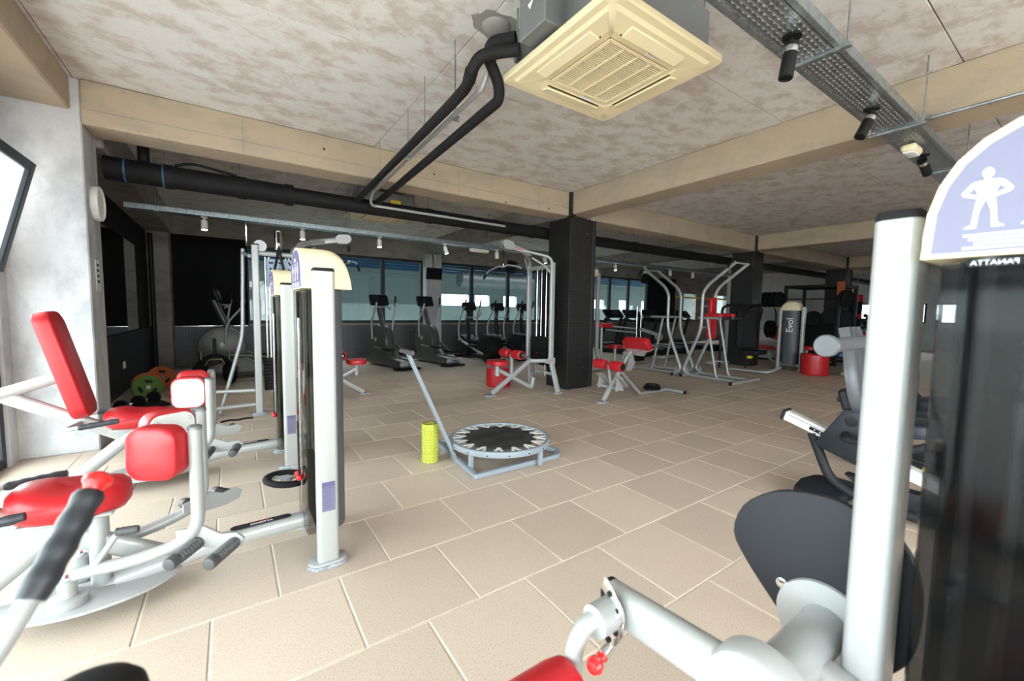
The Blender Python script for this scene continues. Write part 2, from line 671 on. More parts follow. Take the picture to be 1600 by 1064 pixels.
TS, GAP = 0.5, 0.0065
TX, TY = 1.146, 1.036
cells = []
for j in range(-17, 22):
    y0 = TY + TS * j
    if y0 > Y1 - 0.02 or y0 < Y0:
        continue
    sh = 0.0 if j % 2 == 0 else 0.25
    for i in range(-8, 46):
        x0 = TX + sh + TS * i
        if x0 < X0 - TS or x0 > X1:
            continue
        cx, cy = x0 + TS / 2, min(y0 + TS, Y1) / 2 + y0 / 2
        q = proj((cx, cy, 0))
        area = 0
        if q:
            vis = [proj((x0 + a * TS, y0 + b * TS, 0)) for a in (0, 1) for b in (0, 1)]
            if any(v and -10 < v[0] < 1610 and -10 < v[1] < 1074 for v in vis):
                area = 1 / q[2] ** 3
        cells.append((area, x0, y0, min(TS, Y1 - y0)))
cells.sort(reverse=True)


def tile_geo(w, h):
    """a tile with a small chamfered top edge; top at z = 0"""
    a, b, c = w / 2 - GAP / 2, h / 2 - GAP / 2, 0.004
    vs = [(s * a, t * b, -0.006) for s, t in ((-1, -1), (1, -1), (1, 1), (-1, 1))]
    vs += [(s * a, t * b, -0.003) for s, t in ((-1, -1), (1, -1), (1, 1), (-1, 1))]
    vs += [(s * (a - c), t * (b - c), 0) for s, t in ((-1, -1), (1, -1), (1, 1), (-1, 1))]
    fs = [[8, 9, 10, 11]]
    for k in range(4):
        k2 = (k + 1) % 4
        fs += [[k, k2, 4 + k2, 4 + k], [4 + k, 4 + k2, 8 + k2, 8 + k]]
    return vs, fs


tv, tf = tile_geo(TS, TS)
tme = bpy.data.meshes.new('floor_tile')
tme.from_pydata(tv, [], tf)
tme.materials.append(TILE)
restv, restf = [], []
for n, (area, x0, y0, h) in enumerate(cells):
    if n < 300 and abs(h - TS) < 1e-6:
        o = bpy.data.objects.new('floor_tile', tme)
        o.location = (x0 + TS / 2, y0 + TS / 2, 0)
        COL.objects.link(o)
        o.parent = floor
    else:
        vv, ff = tile_geo(TS, h)
        k = len(restv)
        restv += [(v[0] + x0 + TS / 2, v[1] + y0 + h / 2, v[2]) for v in vv]
        restf += [[i + k for i in f] for f in ff]
me = bpy.data.meshes.new('distant_floor_tiles')
me.from_pydata(restv, [], restf)
me.materials.append(TILE)
o = bpy.data.objects.new('distant_floor_tiles', me)
COL.objects.link(o)
o.parent = floor
o['kind'] = 'stuff'

# ---- ceiling slab with the plywood formwork panels cast into it
ceil = struct(G().box(((X0 + X1) / 2, 3.3, CEIL + 0.112), (X1 - X0 + 0.6, 16.4, 0.2)).build('ceiling', DUSK, smooth=False))
PW, PH = 2.49, 1.217
pm = None
for i in range(-2, 10):
    for j in range(-7, 10):
        px, py = 1.45 + PW * i, 0.76 + PH * j
        if px > X1 or py > Y1 or px + PW < X0 or py + PH < Y0:
            continue
        if pm is None:
            g = G().box((PW / 2, PH / 2, 0.006), (PW - 0.007, PH - 0.007, 0.012), bev=0.002)
            o = g.build('formwork_panel', SLAB, smooth=False)
            pm = o
        else:
            o = pm.copy()
            COL.objects.link(o)
        o.location = (px, py, CEIL + random.uniform(-0.001, 0.0015))
        o.parent = ceil

# round cast-in conduit box on the slab
G().lathe([(0.0, 0.0), (0.10, 0.0), (0.085, -0.02), (0.06, -0.03), (0.0, -0.034)][::-1], (1.52, 2.46, CEIL), seg=20).build('conduit_box', DUSK, ceil)
G().prism([(0.17 * math.cos(2 * PI * k / 18) * (1 + 0.12 * math.sin(k * 2.3)), 0.13 * math.sin(2 * PI * k / 18) * (1 + 0.12 * math.cos(k * 1.7))) for k in range(18)], 0.004, Matrix.Translation((1.52, 2.46, CEIL - 0.004))).build('mortar_patch', DUSK, ceil)

# ---- unseen ground plane outside, added to bounce skylight into the room
BOUNCE = mat('added_bounce_ground', (0.66, 0.64, 0.60), 0.9, noise=(0.6, (0.56, 0.54, 0.50), 0.6))
struct(G().box((10, 4, -0.35), (160, 160, 0.1)).build('ground_outside', BOUNCE, smooth=False))

# ---- beams
ZB = 2.83


def beam(x0, x1, y0, y1, zb, m=BEAM):
    g = G().box(((x0 + x1) / 2, (y0 + y1) / 2, (zb + CEIL) / 2), (x1 - x0, y1 - y0, CEIL - zb), bev=0.012)
    return struct(g.build('ceiling_beam', m, smooth=False))


b1 = beam(-1.0, 4.58, 5.03, 5.40, ZB)
G().box((1.8, 5.0305, 2.955), (5.5, 0.004, 0.006)).build('board_seam', DUSK, b1, smooth=False)
for x in (0.15, 2.55, 3.9):
    G().box((x, 5.0305, 3.01), (0.006, 0.004, 0.34)).build('board_seam', DUSK, b1, smooth=False)
beam(5.0, 10.62, 5.03, 5.40, ZB)
beam(11.02, 16.7, 5.03, 5.40, ZB)
beam(17.1, 22.0, 5.03, 5.40, ZB)
for bx in (4.58, 10.62, 16.7):
    beam(bx - 0.03, bx + 0.37, -4.5, 5.06, ZB + 0.02)
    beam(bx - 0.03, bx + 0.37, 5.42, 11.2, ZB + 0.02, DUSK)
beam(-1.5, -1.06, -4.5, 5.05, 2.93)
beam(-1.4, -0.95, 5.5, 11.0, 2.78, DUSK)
# casting lip and dark bolt holes on the front beam
for x in (0.9, 2.2, 3.3, 4.1):
    G().cyl((x, 5.032, 2.95 + 0.1 * math.sin(x * 9)), (x, 5.026, 2.95 + 0.1 * math.sin(x * 9)), 0.012, 8).build('tie_hole', BLACK, b1)

# ---- columns
def column(name, x0, x1, y0, y1, m, top=CEIL):
    return struct(G().box(((x0 + x1) / 2, (y0 + y1) / 2, top / 2), (x1 - x0, y1 - y0, top), bev=0.01).build(name, m, smooth=False))


cl = column('column', -1.5, -1.0, 5.05, 5.5, WALLC)
for cx in (4.58, 10.62, 16.7):
    c = struct(G().box((cx + 0.235, 5.325, 1.415), (0.47, 0.55, 2.83), bev=0.004).build('column', CLAD, smooth=False))
    G().box((cx - 0.015, 5.03, 3.01), (0.11, 0.11, 0.372), bev=0.003).build('column_head', CLAD, c, smooth=False)
    for z in (0.35, 1.1, 1.9, 2.6):
        G().cyl((cx + 0.36, 5.052, z), (cx + 0.36, 5.045, z), 0.008, 8).build('rivet', CHROME, c)
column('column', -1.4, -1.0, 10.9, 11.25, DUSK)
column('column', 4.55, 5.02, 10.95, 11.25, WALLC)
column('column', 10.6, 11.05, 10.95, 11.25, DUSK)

# ---- left wall: strip of tall windows, last top sash tilted open
g = G()
g.box((-1.6, 0.28, 2.86), (0.2, 9.56, 0.72))
g.box((-1.6, 4.985, 1.25), (0.23, 0.17, 2.5))
g.box((-1.6, -4.44, 1.25), (0.2, 0.36, 2.5))
wl = struct(g.build('wall_left', WALLC, smooth=False))
mods = [(4.9 - 1.308 * (k + 1), 4.9 - 1.308 * k) for k in range(7)]
for k, (ya, yb) in enumerate(mods):
    W = sroot('window_%d' % (k + 1), (-1.52, (ya + yb) / 2, 0))
    g = G()
    for yy in (ya + 0.03, yb - 0.03):
        g.box((-1.525, yy, 1.25), (0.035, 0.06, 2.5), bev=0.004)
    for zz in (0.04, 1.5, 2.47):
        g.box((-1.525, (ya + yb) / 2, zz), (0.034, yb - ya - 0.1, 0.075), bev=0.004)
    g.build('window_frame', FRAMEC, W, smooth=False)
    G().box((-1.52, (ya + yb) / 2, 0.77), (0.008, yb - ya - 0.1, 1.39)).build('pane', GLASS, W, smooth=False)
    tilt = R(14) if k == 0 else 0.0
    m = Matrix.Translation((-1.47, 0, 1.55)) @ Matrix.Rotation(tilt, 4, 'Y')
    g = G()
    hh = 0.88
    for yy in (ya + 0.10, yb - 0.07):
        g.box((0, yy, hh / 2), (0.06, 0.075, hh), bev=0.006)
    for zz in (0.035, hh - 0.035):
        g.box((0, (ya + yb) / 2 + 0.015, zz), (0.058, yb - ya - 0.19, 0.07), bev=0.006)
    g.xf(m)
    sash = g.build('tilted_sash' if k == 0 else 'sash', FRAMEC, W, smooth=False)
    G().box((0, (ya + yb) / 2, hh / 2), (0.008, yb - ya - 0.25, hh - 0.13)).xf(m).build('pane', HAZY if k == 0 else GLASS, sash, smooth=False)

# ---- left wall of the rear bay: dark board with a mirror above
wlr = struct(G().box((-1.45, 8.35, 1.6), (0.2, 5.7, 3.2)).build('wall_left_rear', MATBLK, smooth=False))
G().box((-1.34, 8.3, 0.45), (0.02, 5.4, 0.86), bev=0.004).build('dark_board', DARK, wlr, smooth=False)
G().box((-1.345, 7.6, 1.62), (0.012, 4.0, 1.44)).build('mirror', MIRROR, wlr, smooth=False)
for yy in (6.3, 8.2):
    G().box((-1.325, yy, 0.42), (0.03, 0.1, 0.1), bev=0.005).build('wall_socket', WHITE, wlr, smooth=False)
# ceiling pipes run down the rear corner
G().tube([(-1.25, 10.6, 0), (-1.25, 10.6, 2.7)], 0.04).build('corner_pipe', BLKMETAL, wlr)

# ---- far wall
g = G()
g.box((-0.535, 11.3, 1.6), (1.73, 0.2, 3.2))
g.box((2.5, 11.3, 0.46), (4.4, 0.2, 0.92))
g.box((7.8, 11.3, 0.46), (5.7, 0.2, 0.92))
g.box((12.8, 11.3, 0.46), (3.6, 0.2, 0.92))
g.box((7.5, 11.3, 2.94), (14.3, 0.2, 0.52))
g.box((15.55, 11.3, 1.6), (1.9, 0.2, 3.2))
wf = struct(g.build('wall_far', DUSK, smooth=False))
g = G()
for xa, xb in ((-1.0, 0.33), (0.33, 4.55), (5.02, 10.6), (11.05, 16.5)):
    g.box(((xa + xb) / 2, 11.19, 0.43), (xb - xa, 0.02, 0.86))
g.build('mosaic_dado', DADO, wf, smooth=False, kind='stuff')
G().box((-0.34, 11.185, 1.84), (1.3, 0.03, 1.92)).build('black_panel', MATBLK, wf, smooth=False)
G().box((-0.34, 11.18, 0.872), (1.3, 0.035, 0.012)).build('panel_trim', CHROME, wf, smooth=False)
G().box((15.55, 11.185, 1.84), (1.9, 0.03, 1.92)).build('black_panel', MATBLK, wf, smooth=False)


def fwindow(n, xs, za=0.92, zb=2.68):
    W = sroot('window_%d' % n, ((xs[0] + xs[-1]) / 2, 11.25, za))
    g = G()
    for x in xs:
        g.box((x, 11.25, (za + zb) / 2), (0.1 if x not in (xs[0], xs[-1]) else 0.07, 0.1, zb - za), bev=0.005)
    for z in (za + 0.035, zb - 0.035):
        g.box(((xs[0] + xs[-1]) / 2, 11.25, z), (xs[-1] - xs[0], 0.098, 0.07), bev=0.005)
    g.build('window_frame', FRAMEC, W, smooth=False)
    for a, b in zip(xs, xs[1:]):
        G().box(((a + b) / 2, 11.25, (za + zb) / 2), (b - a - 0.08, 0.008, zb - za - 0.12)).build('pane', PGLASS, W, smooth=False)


fwindow(9, (0.33, 1.2, 2.2, 3.42, 4.53))
fwindow(10, (5.04, 6.15, 7.5, 8.7, 9.7, 10.58))
fwindow(11, (11.08, 12.3, 13.4, 14.55))

# ---- rear right part of the far wall with bright windows and a yellow band
g = G()
g.box((19.3, 11.3, 0.5), (5.6, 0.2, 1.0))
g.box((19.3, 11.3, 2.7), (5.6, 0.2, 1.0))
for xa, xb in ((16.5, 17.2), (18.2, 19.9), (20.9, 22.1)):
    g.box(((xa + xb) / 2, 11.3, 1.6), (xb - xa, 0.2, 1.2))
wr2 = struct(g.build('wall_far_right', DUSK, smooth=False))
G().box((19.3, 11.19, 2.02), (5.4, 0.02, 0.07)).build('yellow_band', YELLOW, wr2, smooth=False)

# ---- right end wall with small bright windows
g = G()
g.box((22.1, 3.35, 0.52), (0.2, 15.9, 1.04))
g.box((22.1, 3.35, 2.5), (0.2, 15.9, 1.4))
ops = [(5.55, 6.25), (4.05, 4.55), (3.2, 3.7), (1.5, 2.2)]
edges = [-4.6] + [v for a, b in sorted(ops) for v in (a, b)] + [11.3]
for a, b in zip(edges[::2], edges[1::2]):
    g.box((22.1, (a + b) / 2, 1.42), (0.2, b - a, 0.78))
wr = struct(g.build('wall_right', WALLW, smooth=False))
for n, (a, b) in enumerate(ops):
    W = sroot('window_%d' % (12 + n), (22.05, (a + b) / 2, 1.04))
    g = G()
    for y in (a + 0.03, b - 0.03):
        g.box((22.05, y, 1.42), (0.14, 0.06, 0.76), bev=0.004)
    for z in (1.06, 1.78):
        g.box((22.05, (a + b) / 2, z), (0.138, b - a - 0.1, 0.06), bev=0.004)
    g.build('window_frame', FRAMEC, W, smooth=False)
    G().box((22.07, (a + b) / 2, 1.42), (0.008, b - a - 0.1, 0.68)).build('pane', GLASS, W, smooth=False)

# ---- glazed front behind the camera
g = G()
g.box((10.2, -4.6, 0.06), (24, 0.2, 0.12))
g.box((10.2, -4.6, 3.0), (24, 0.2, 0.4))
for xa, xb in ((-1.7, -1.4), (5.1, 22.2)):
    g.box(((xa + xb) / 2, -4.6, 1.46), (xb - xa, 0.2, 2.68))
struct(g.build('wall_behind', WALLW, smooth=False))
W = sroot('window_16', (1.85, -4.6, 0.12))
g = G()
for q in range(7):
    g.box((-1.4 + 6.5 * q / 6, -4.6, 1.46), (0.08, 0.1, 2.68))
for z in (0.16, 2.76):
    g.box((1.85, -4.6, z), (6.5, 0.098, 0.08))
g.build('window_frame', FRAMEC, W, smooth=False)

# ---- pool hall beyond the glazed partition
pool = struct(G().box((11.0, 17.1, 0.75), (26, 0.2, 1.5)).build('wall_pool_hall', TEAL, smooth=False))
PWALL = mat('grey_teal_wall', (0.34, 0.40, 0.39), 0.8)
PGREY = mat('pool_hall_ceiling', (0.40, 0.42, 0.41), 0.8)
pops = [(2.9, 3.2), (7.8, 9.2), (9.5, 10.3), (11.1, 11.9), (17.2, 18.2), (19.5, 20.3), (21.6, 22.4)]
g = G()
g.box((11.0, 17.1, 2.55), (26, 0.2, 1.1))
ed = [-2.0] + [v for a, b in pops for v in (a, b)] + [24.0]
for a, b in zip(ed[::2], ed[1::2]):
    g.box(((a + b) / 2, 17.1, 1.75), (b - a, 0.2, 0.5))
g.box((-2.0, 14.3, 1.5), (0.2, 5.8, 3.0))
g.box((24.0, 14.3, 1.5), (0.2, 5.8, 3.0))
g.build('upper_wall', PWALL, pool, smooth=False)
struct(G().box((11.0, 14.3, -0.06), (26, 5.8, 0.12)).build('floor_pool_hall', TEAL, smooth=False))
pc = struct(G().box((11.0, 14.95, 3.05), (26, 4.5, 0.12)).build('ceiling_pool_hall', PGREY, smooth=False))
for y in (13.2, 14.2, 15.2, 16.2):
    G().box((11.0, y, 2.92), (25.6, 0.22, 0.14)).build('blue_beam', BLUEP, pc, smooth=False)
d = tag(G().tube([(7.0, 13.7, 2.45), (10.2, 13.7, 2.45)], 0.30, 24).build('ventilation_duct', GREYM), 'large round silver ventilation duct behind the glass partition', 'duct')
portal('daylight_portal', (11.0, 12.05, 3.1), (0, 0, 0), 25, 1.25)  # sky enters by an unseen ceiling gap added to brighten the hall

# ================================================================ STRENGTH MACHINES
def stadium(l, wd, n=8):
    o = []
    for k in range(n + 1):
        a = R(-90 + 180 * k / n)
        o.append((l / 2 - wd / 2 + wd / 2 * math.cos(a), wd / 2 * math.sin(a)))
    for k in range(n + 1):
        a = R(90 + 180 * k / n)
        o.append((-l / 2 + wd / 2 + wd / 2 * math.cos(a), wd / 2 * math.sin(a)))
    return o


def man(kind=0):
    """flat printed figure, 1 unit tall, as a list of polygons"""
    P = []
    P.append([(0.07 * math.cos(2 * PI * k / 10), 0.925 + 0.085 * math.sin(2 * PI * k / 10)) for k in range(10)])
    P.append([(-0.035, 0.80), (0.035, 0.80), (0.035, 0.87), (-0.035, 0.87)])
    P.append([(-0.15, 0.80), (0.15, 0.80), (0.13, 0.66), (0.09, 0.55), (0.10, 0.46), (-0.10, 0.46), (-0.09, 0.55), (-0.13, 0.66)])
    if kind == 0:
        for s in (-1, 1):
            P.append([(s * 0.13, 0.80), (s * 0.19, 0.77), (s * 0.30, 0.62), (s * 0.24, 0.60), (s * 0.14, 0.71)])
            P.append([(s * 0.30, 0.62), (s * 0.27, 0.57), (s * 0.09, 0.50), (s * 0.09, 0.55), (s * 0.22, 0.61)])
    else:
        for s in (-1, 1):
            P.append([(s * 0.13, 0.80), (s * 0.20, 0.76), (s * 0.21, 0.42), (s * 0.16, 0.42), (s * 0.13, 0.66)])
    for s in (-1, 1):
        P.append([(s * 0.005, 0.47), (s * 0.11, 0.47), (s * 0.13, 0.30), (s * 0.15, 0.06), (s * 0.24, 0.0), (s * 0.09, 0.0), (s * 0.07, 0.28)])
    return P


def figure(parent, o, ex, ey, h, kind=0, material=WHITEP, name='printed_figure'):
    g = G()
    for poly in man(kind):
        if kind is not None:
            area = sum(a[0] * b[1] - b[0] * a[1] for a, b in zip(poly, poly[1:] + poly[:1]))
            if area < 0:
                poly = poly[::-1]
        g.prism([(x * h, y * h) for x, y in poly], 0.0006, frame_m(o, ex, ey))
    return g.build(name, material, parent, smooth=False)


FIG3 = ((0.093, 0), (0.0, 1), (-0.085, 1))


def tower(root, cx, cy, flip=False, figs=FIG3, evol=False, detail=True, stack=11, label_side=-1, connector=False, acrylic=None):
    """weight tower: user side at -x (flip turns it round); posts on both sides, cream cap, panel, shields, stack"""
    m = Matrix.Translation((cx, cy, 0)) @ (Matrix.Rotation(PI, 4, 'Z') if flip else Matrix.Identity(4))
    acrylic = acrylic or SMOKEC

    def B(g, name, material, par=None, **k):
        return g.xf(m).build(name, material, par or root, **k)
    for s in (-1, 1):
        y = s * 0.235
        g = G().sweep([(0, y, 0.03), (0, y, 1.482)], rrect(0.066, 0.10, 0.018, 4), upv=(1, 0, 0))
        post = B(g, 'post', SILVER)
        B(G().sweep([(0, y, 1.48), (0, y, 1.488), (0, y, 1.497)], rrect(0.067, 0.101, 0.018, 4), upv=(1, 0, 0), scale=[1, 1, 0.9]), 'post_cap', BLACK, post)
        B(G().prism(stadium(0.185, 0.105), 0.012, Matrix.Translation((0, y, 0.018)), 0.003), 'foot_plate', SILVER, post)
        B(G().prism(stadium(0.195, 0.115), 0.018, Matrix.Translation((0, y, 0.0)), 0.003), 'rubber_foot', FOOTRUB, post)
        if connector:
            B(G().cyl((0, y, 1.445), (0, s * 0.15, 1.445), 0.03), 'connector', SILVER, post)
    if detail:
        # purple instruction sticker low on the outer face of one post
        y = label_side * 0.2685
        st = B(G().box((0.002, y, 0.365), (0.062, 0.001, 0.15)), 'instruction_sticker', LILAC, smooth=False)
        B(G().box((0.002, y + label_side * 0.0006, 0.427), (0.058, 0.001, 0.022)), 'sticker_header', PURPLE, st, smooth=False)
        for k in range(9):
            z = 0.408 - k * 0.0125
            B(G().box((-0.002 + 0.004 * math.sin(k * 3.1), y + label_side * 0.0006, z), (0.046 - 0.006 * (k % 3), 0.001, 0.004)), 'sticker_line', PURPLE, st, smooth=False)
    # bottom cross member
    B(G().rtube([(0, -0.22, 0.13), (0, 0.22, 0.13)], 0.06, 0.05), 'cross_member', SILVER)
    # cream cap: arch section in y-z, rear end rounding down
    secs, fs = [], []
    nx, na = 14, 15
    half, zb, zt = 0.19, 1.40, 1.612
    for i in range(nx):
        t = i / (nx - 1)
        x = -0.09 + 0.235 * (t if t < 0.4 else 0.4 + 0.6 * math.sin((t - 0.4) / 0.6 * PI / 2))
        u = max(0.0, (x - (-0.09 + 0.094)) / 0.141)
        hgt = max(0.0, 1 - min(u, 1) ** 3.4) ** (1 / 3.4) if u > 0 else 1.0
        hgt = max(hgt, 0.02)
        for k in range(na):
            a = PI * k / (na - 1)
            yy = half * math.copysign(abs(math.cos(a)) ** 0.80, math.cos(a))
            zz = zb + (zt - zb) * hgt * math.sin(a) ** 0.72
            secs.append((x, yy, zz))
    for i in range(nx - 1):
        for k in range(na - 1):
            fs.append([i * na + k, i * na + k + 1, (i + 1) * na + k + 1, (i + 1) * na + k])
    fs.append(list(range(na)))
    fs.append([(nx - 1) * na + k for k in range(na)])
    for i in range(nx - 1):
        fs.append([i * na, (i + 1) * na, (i + 1) * na + na - 1, i * na + na - 1])
    B(G().add(secs, fs), 'top_cap', CREAM, angle=50)
    # front panel print
    out = []
    for k in range(na):
        a = PI * k / (na - 1)
        out.append((0.178 * math.copysign(abs(math.cos(a)) ** 0.80, math.cos(a)), 0.193 * math.sin(a) ** 0.72))
    pm_ = m @ frame_m((-0.0905, 0, 1.407), (0, -1, 0), (0, 0, 1))
    pan = G().prism(out, 0.0015, pm_).build('info_panel', PURPLE if not evol == 'right' else LILAC, root, smooth=False)  # right panel takes the purple print with the light's paling in its colour
    if detail:
        ex, ey = (m.to_3x3() @ Vector((0, -1, 0))), Vector((0, 0, 1))
        for y, kind in figs:
            figure(pan, m @ Vector((-0.0925, y, 1.443)), ex, ey, 0.088, kind)
            if kind:
                figg = G().box((-0.0932, y - 0.004, 1.47), (0.0006, 0.008, 0.02))
                B(figg, 'printed_muscle', REDP, pan, smooth=False)
        for k in range(4):
            for q in range(3):
                B(G().box((-0.0924, 0.10 - q * 0.1, 1.432 - k * 0.0065), (0.0006, 0.085 - 0.012 * ((k + q) % 3), 0.0028)), 'printed_line', WHITEP, pan, smooth=False)
        B(G().prism(stadium(0.05, 0.016), 0.0006, frame_m((-0.0922, 0, 1.548), (0, -1, 0), (0, 0, 1))), 'printed_badge', WHITEP, pan, smooth=False)
    # rear shroud (U in plan)
    plan = []
    for k in range(15):
        a = R(-90 + 180 * k / 14)
        plan.append((0.0 + 0.128 * math.cos(a) ** 0.6 if math.cos(a) > 1e-6 else 0.0, 0.157 * math.sin(a)))
    inner = [(x * 0.95, y * 0.97) for x, y in plan[::-1]]
    inner[0], inner[-1] = (0.0, inner[0][1]), (0.0, inner[-1][1])
    sh = B(G().prism(plan + inner, 1.27, Matrix.Translation((0, 0, 0.13))), 'rear_shroud', SHROUD)
    # front acrylic shield with a central slot frame
    fplan = [(-0.03, -0.175), (-0.078, -0.165), (-0.085, -0.13), (-0.085, 0.13), (-0.078, 0.165), (-0.03, 0.175)]
    finn = [(x * 0.95 + 0.0, y * 0.98) for x, y in fplan[::-1]]
    B(G().prism(fplan + finn, 1.25, Matrix.Translation((0, 0, 0.14))), 'acrylic_shield', acrylic)
    B(G().rtube([(-0.088, -0.02, 0.25), (-0.088, -0.02, 1.25)], 0.004, 0.004, 0.001), 'slot_edge', CHROME)
    # guide rods, stack, carriage
    for s in (-1, 1):
        B(G().cyl((0.02, s * 0.075, 0.13), (0.02, s * 0.075, 1.42), 0.012), 'guide_rod', CHROME)
    wp = B(G().box((0.02, 0, 0.17), (0.12, 0.27, 0.027), bev=0.004), 'weight_plate', BLACK)
    for k in range(1, stack):
        copypart(wp, (0, 0, 0.031 * k))
    B(G().box((0.02, 0, 0.16 + 0.031 * stack + 0.02), (0.07, 0.22, 0.03), bev=0.004), 'stack_head', SILVER_DK)
    B(G().cyl((-0.04, 0.0, 0.16 + 0.031 * stack), (-0.04, 0, 1.40), 0.004, 6), 'cable', BLACK)
    # red selector knobs on a looped cord
    kn = B(G().ball((-0.10, -0.03, 0.40), 0.016), 'selector_knob', REDP)
    copypart(kn, m.to_3x3() @ Vector((0, 0.055, 0.004)))
    B(G().tube([(-0.098, -0.03, 0.40), (-0.1, -0.035, 0.46), (-0.098, -0.012, 0.55), (-0.098, 0.0, 0.7)], 0.004, 6, 0.04), 'selector_cord', BLACK)
    return sh


def wavy(g, p0, p1, r, n=14, amp=0.10, waves=4, seg=14):
    p0, p1 = Vector(p0), Vector(p1)
    pts = [p0.lerp(p1, i / n) for i in range(n + 1)]
    sc = [(0.86 if i in (0, n) else 1.0) * (1 + amp * math.sin(waves * 2 * PI * i / n)) for i in range(n + 1)]
    return g.sweep(pts, circ(r, seg), scale=sc)


def ribbed(g, p0, p1, r, ribs=8, seg=18):
    p0, p1 = Vector(p0), Vector(p1)
    pts, sc = [p0], [0.75]
    n = ribs * 2
    for i in range(n + 1):
        t = 0.04 + 0.74 * i / n
        pts.append(p0.lerp(p1, t))
        sc.append(1.0 if i % 2 == 0 else 0.74)
    for t, s in ((0.80, 1.0), (0.93, 1.0), (0.98, 0.9), (1.0, 0.6)):
        pts.append(p0.lerp(p1, t))
        sc.append(s)
    return g.sweep(pts, circ(r, seg), scale=sc)


def padmesh(g, c, ex, ey, ez, sx, sy, sz, bev=0.035):
    m = Matrix((Vector(ex).normalized(), Vector(ey).normalized(), Vector(ez).normalized())).transposed()
    return g.box(c, (sx, sy, sz), rot=m, bev=bev, seg=4)


def rpad(g, w, h, t, m, rr=0.05, crown=0.012):
    """upholstered pad: rounded rectangle outline with soft edge; local z = thickness, front crowned"""
    o = rrect(w, h, rr, 5)
    rings = [(0.0, 0.985), (0.10, 1.0), (0.82, 1.0), (0.94, 0.98), (1.0, 0.93), (1.0 + crown / t * 0.6, 0.7), (1.0 + crown / t, 0.3)]
    vs, fs = [], []
    k = len(o)
    for hz, s in rings:
        for x, y in o:
            vs.append((x * s if s > 0.8 else x * s, y * s, hz * t))
    for i in range(len(rings) - 1):
        for q in range(k):
            q2 = (q + 1) % k
            fs.append([i * k + q, i * k + q2, (i + 1) * k + q2, (i + 1) * k + q])
    fs.append(list(range(k))[::-1])
    fs.append([(len(rings) - 1) * k + q for q in range(k)])
    return g.add([m @ Vector(v) for v in vs], fs)


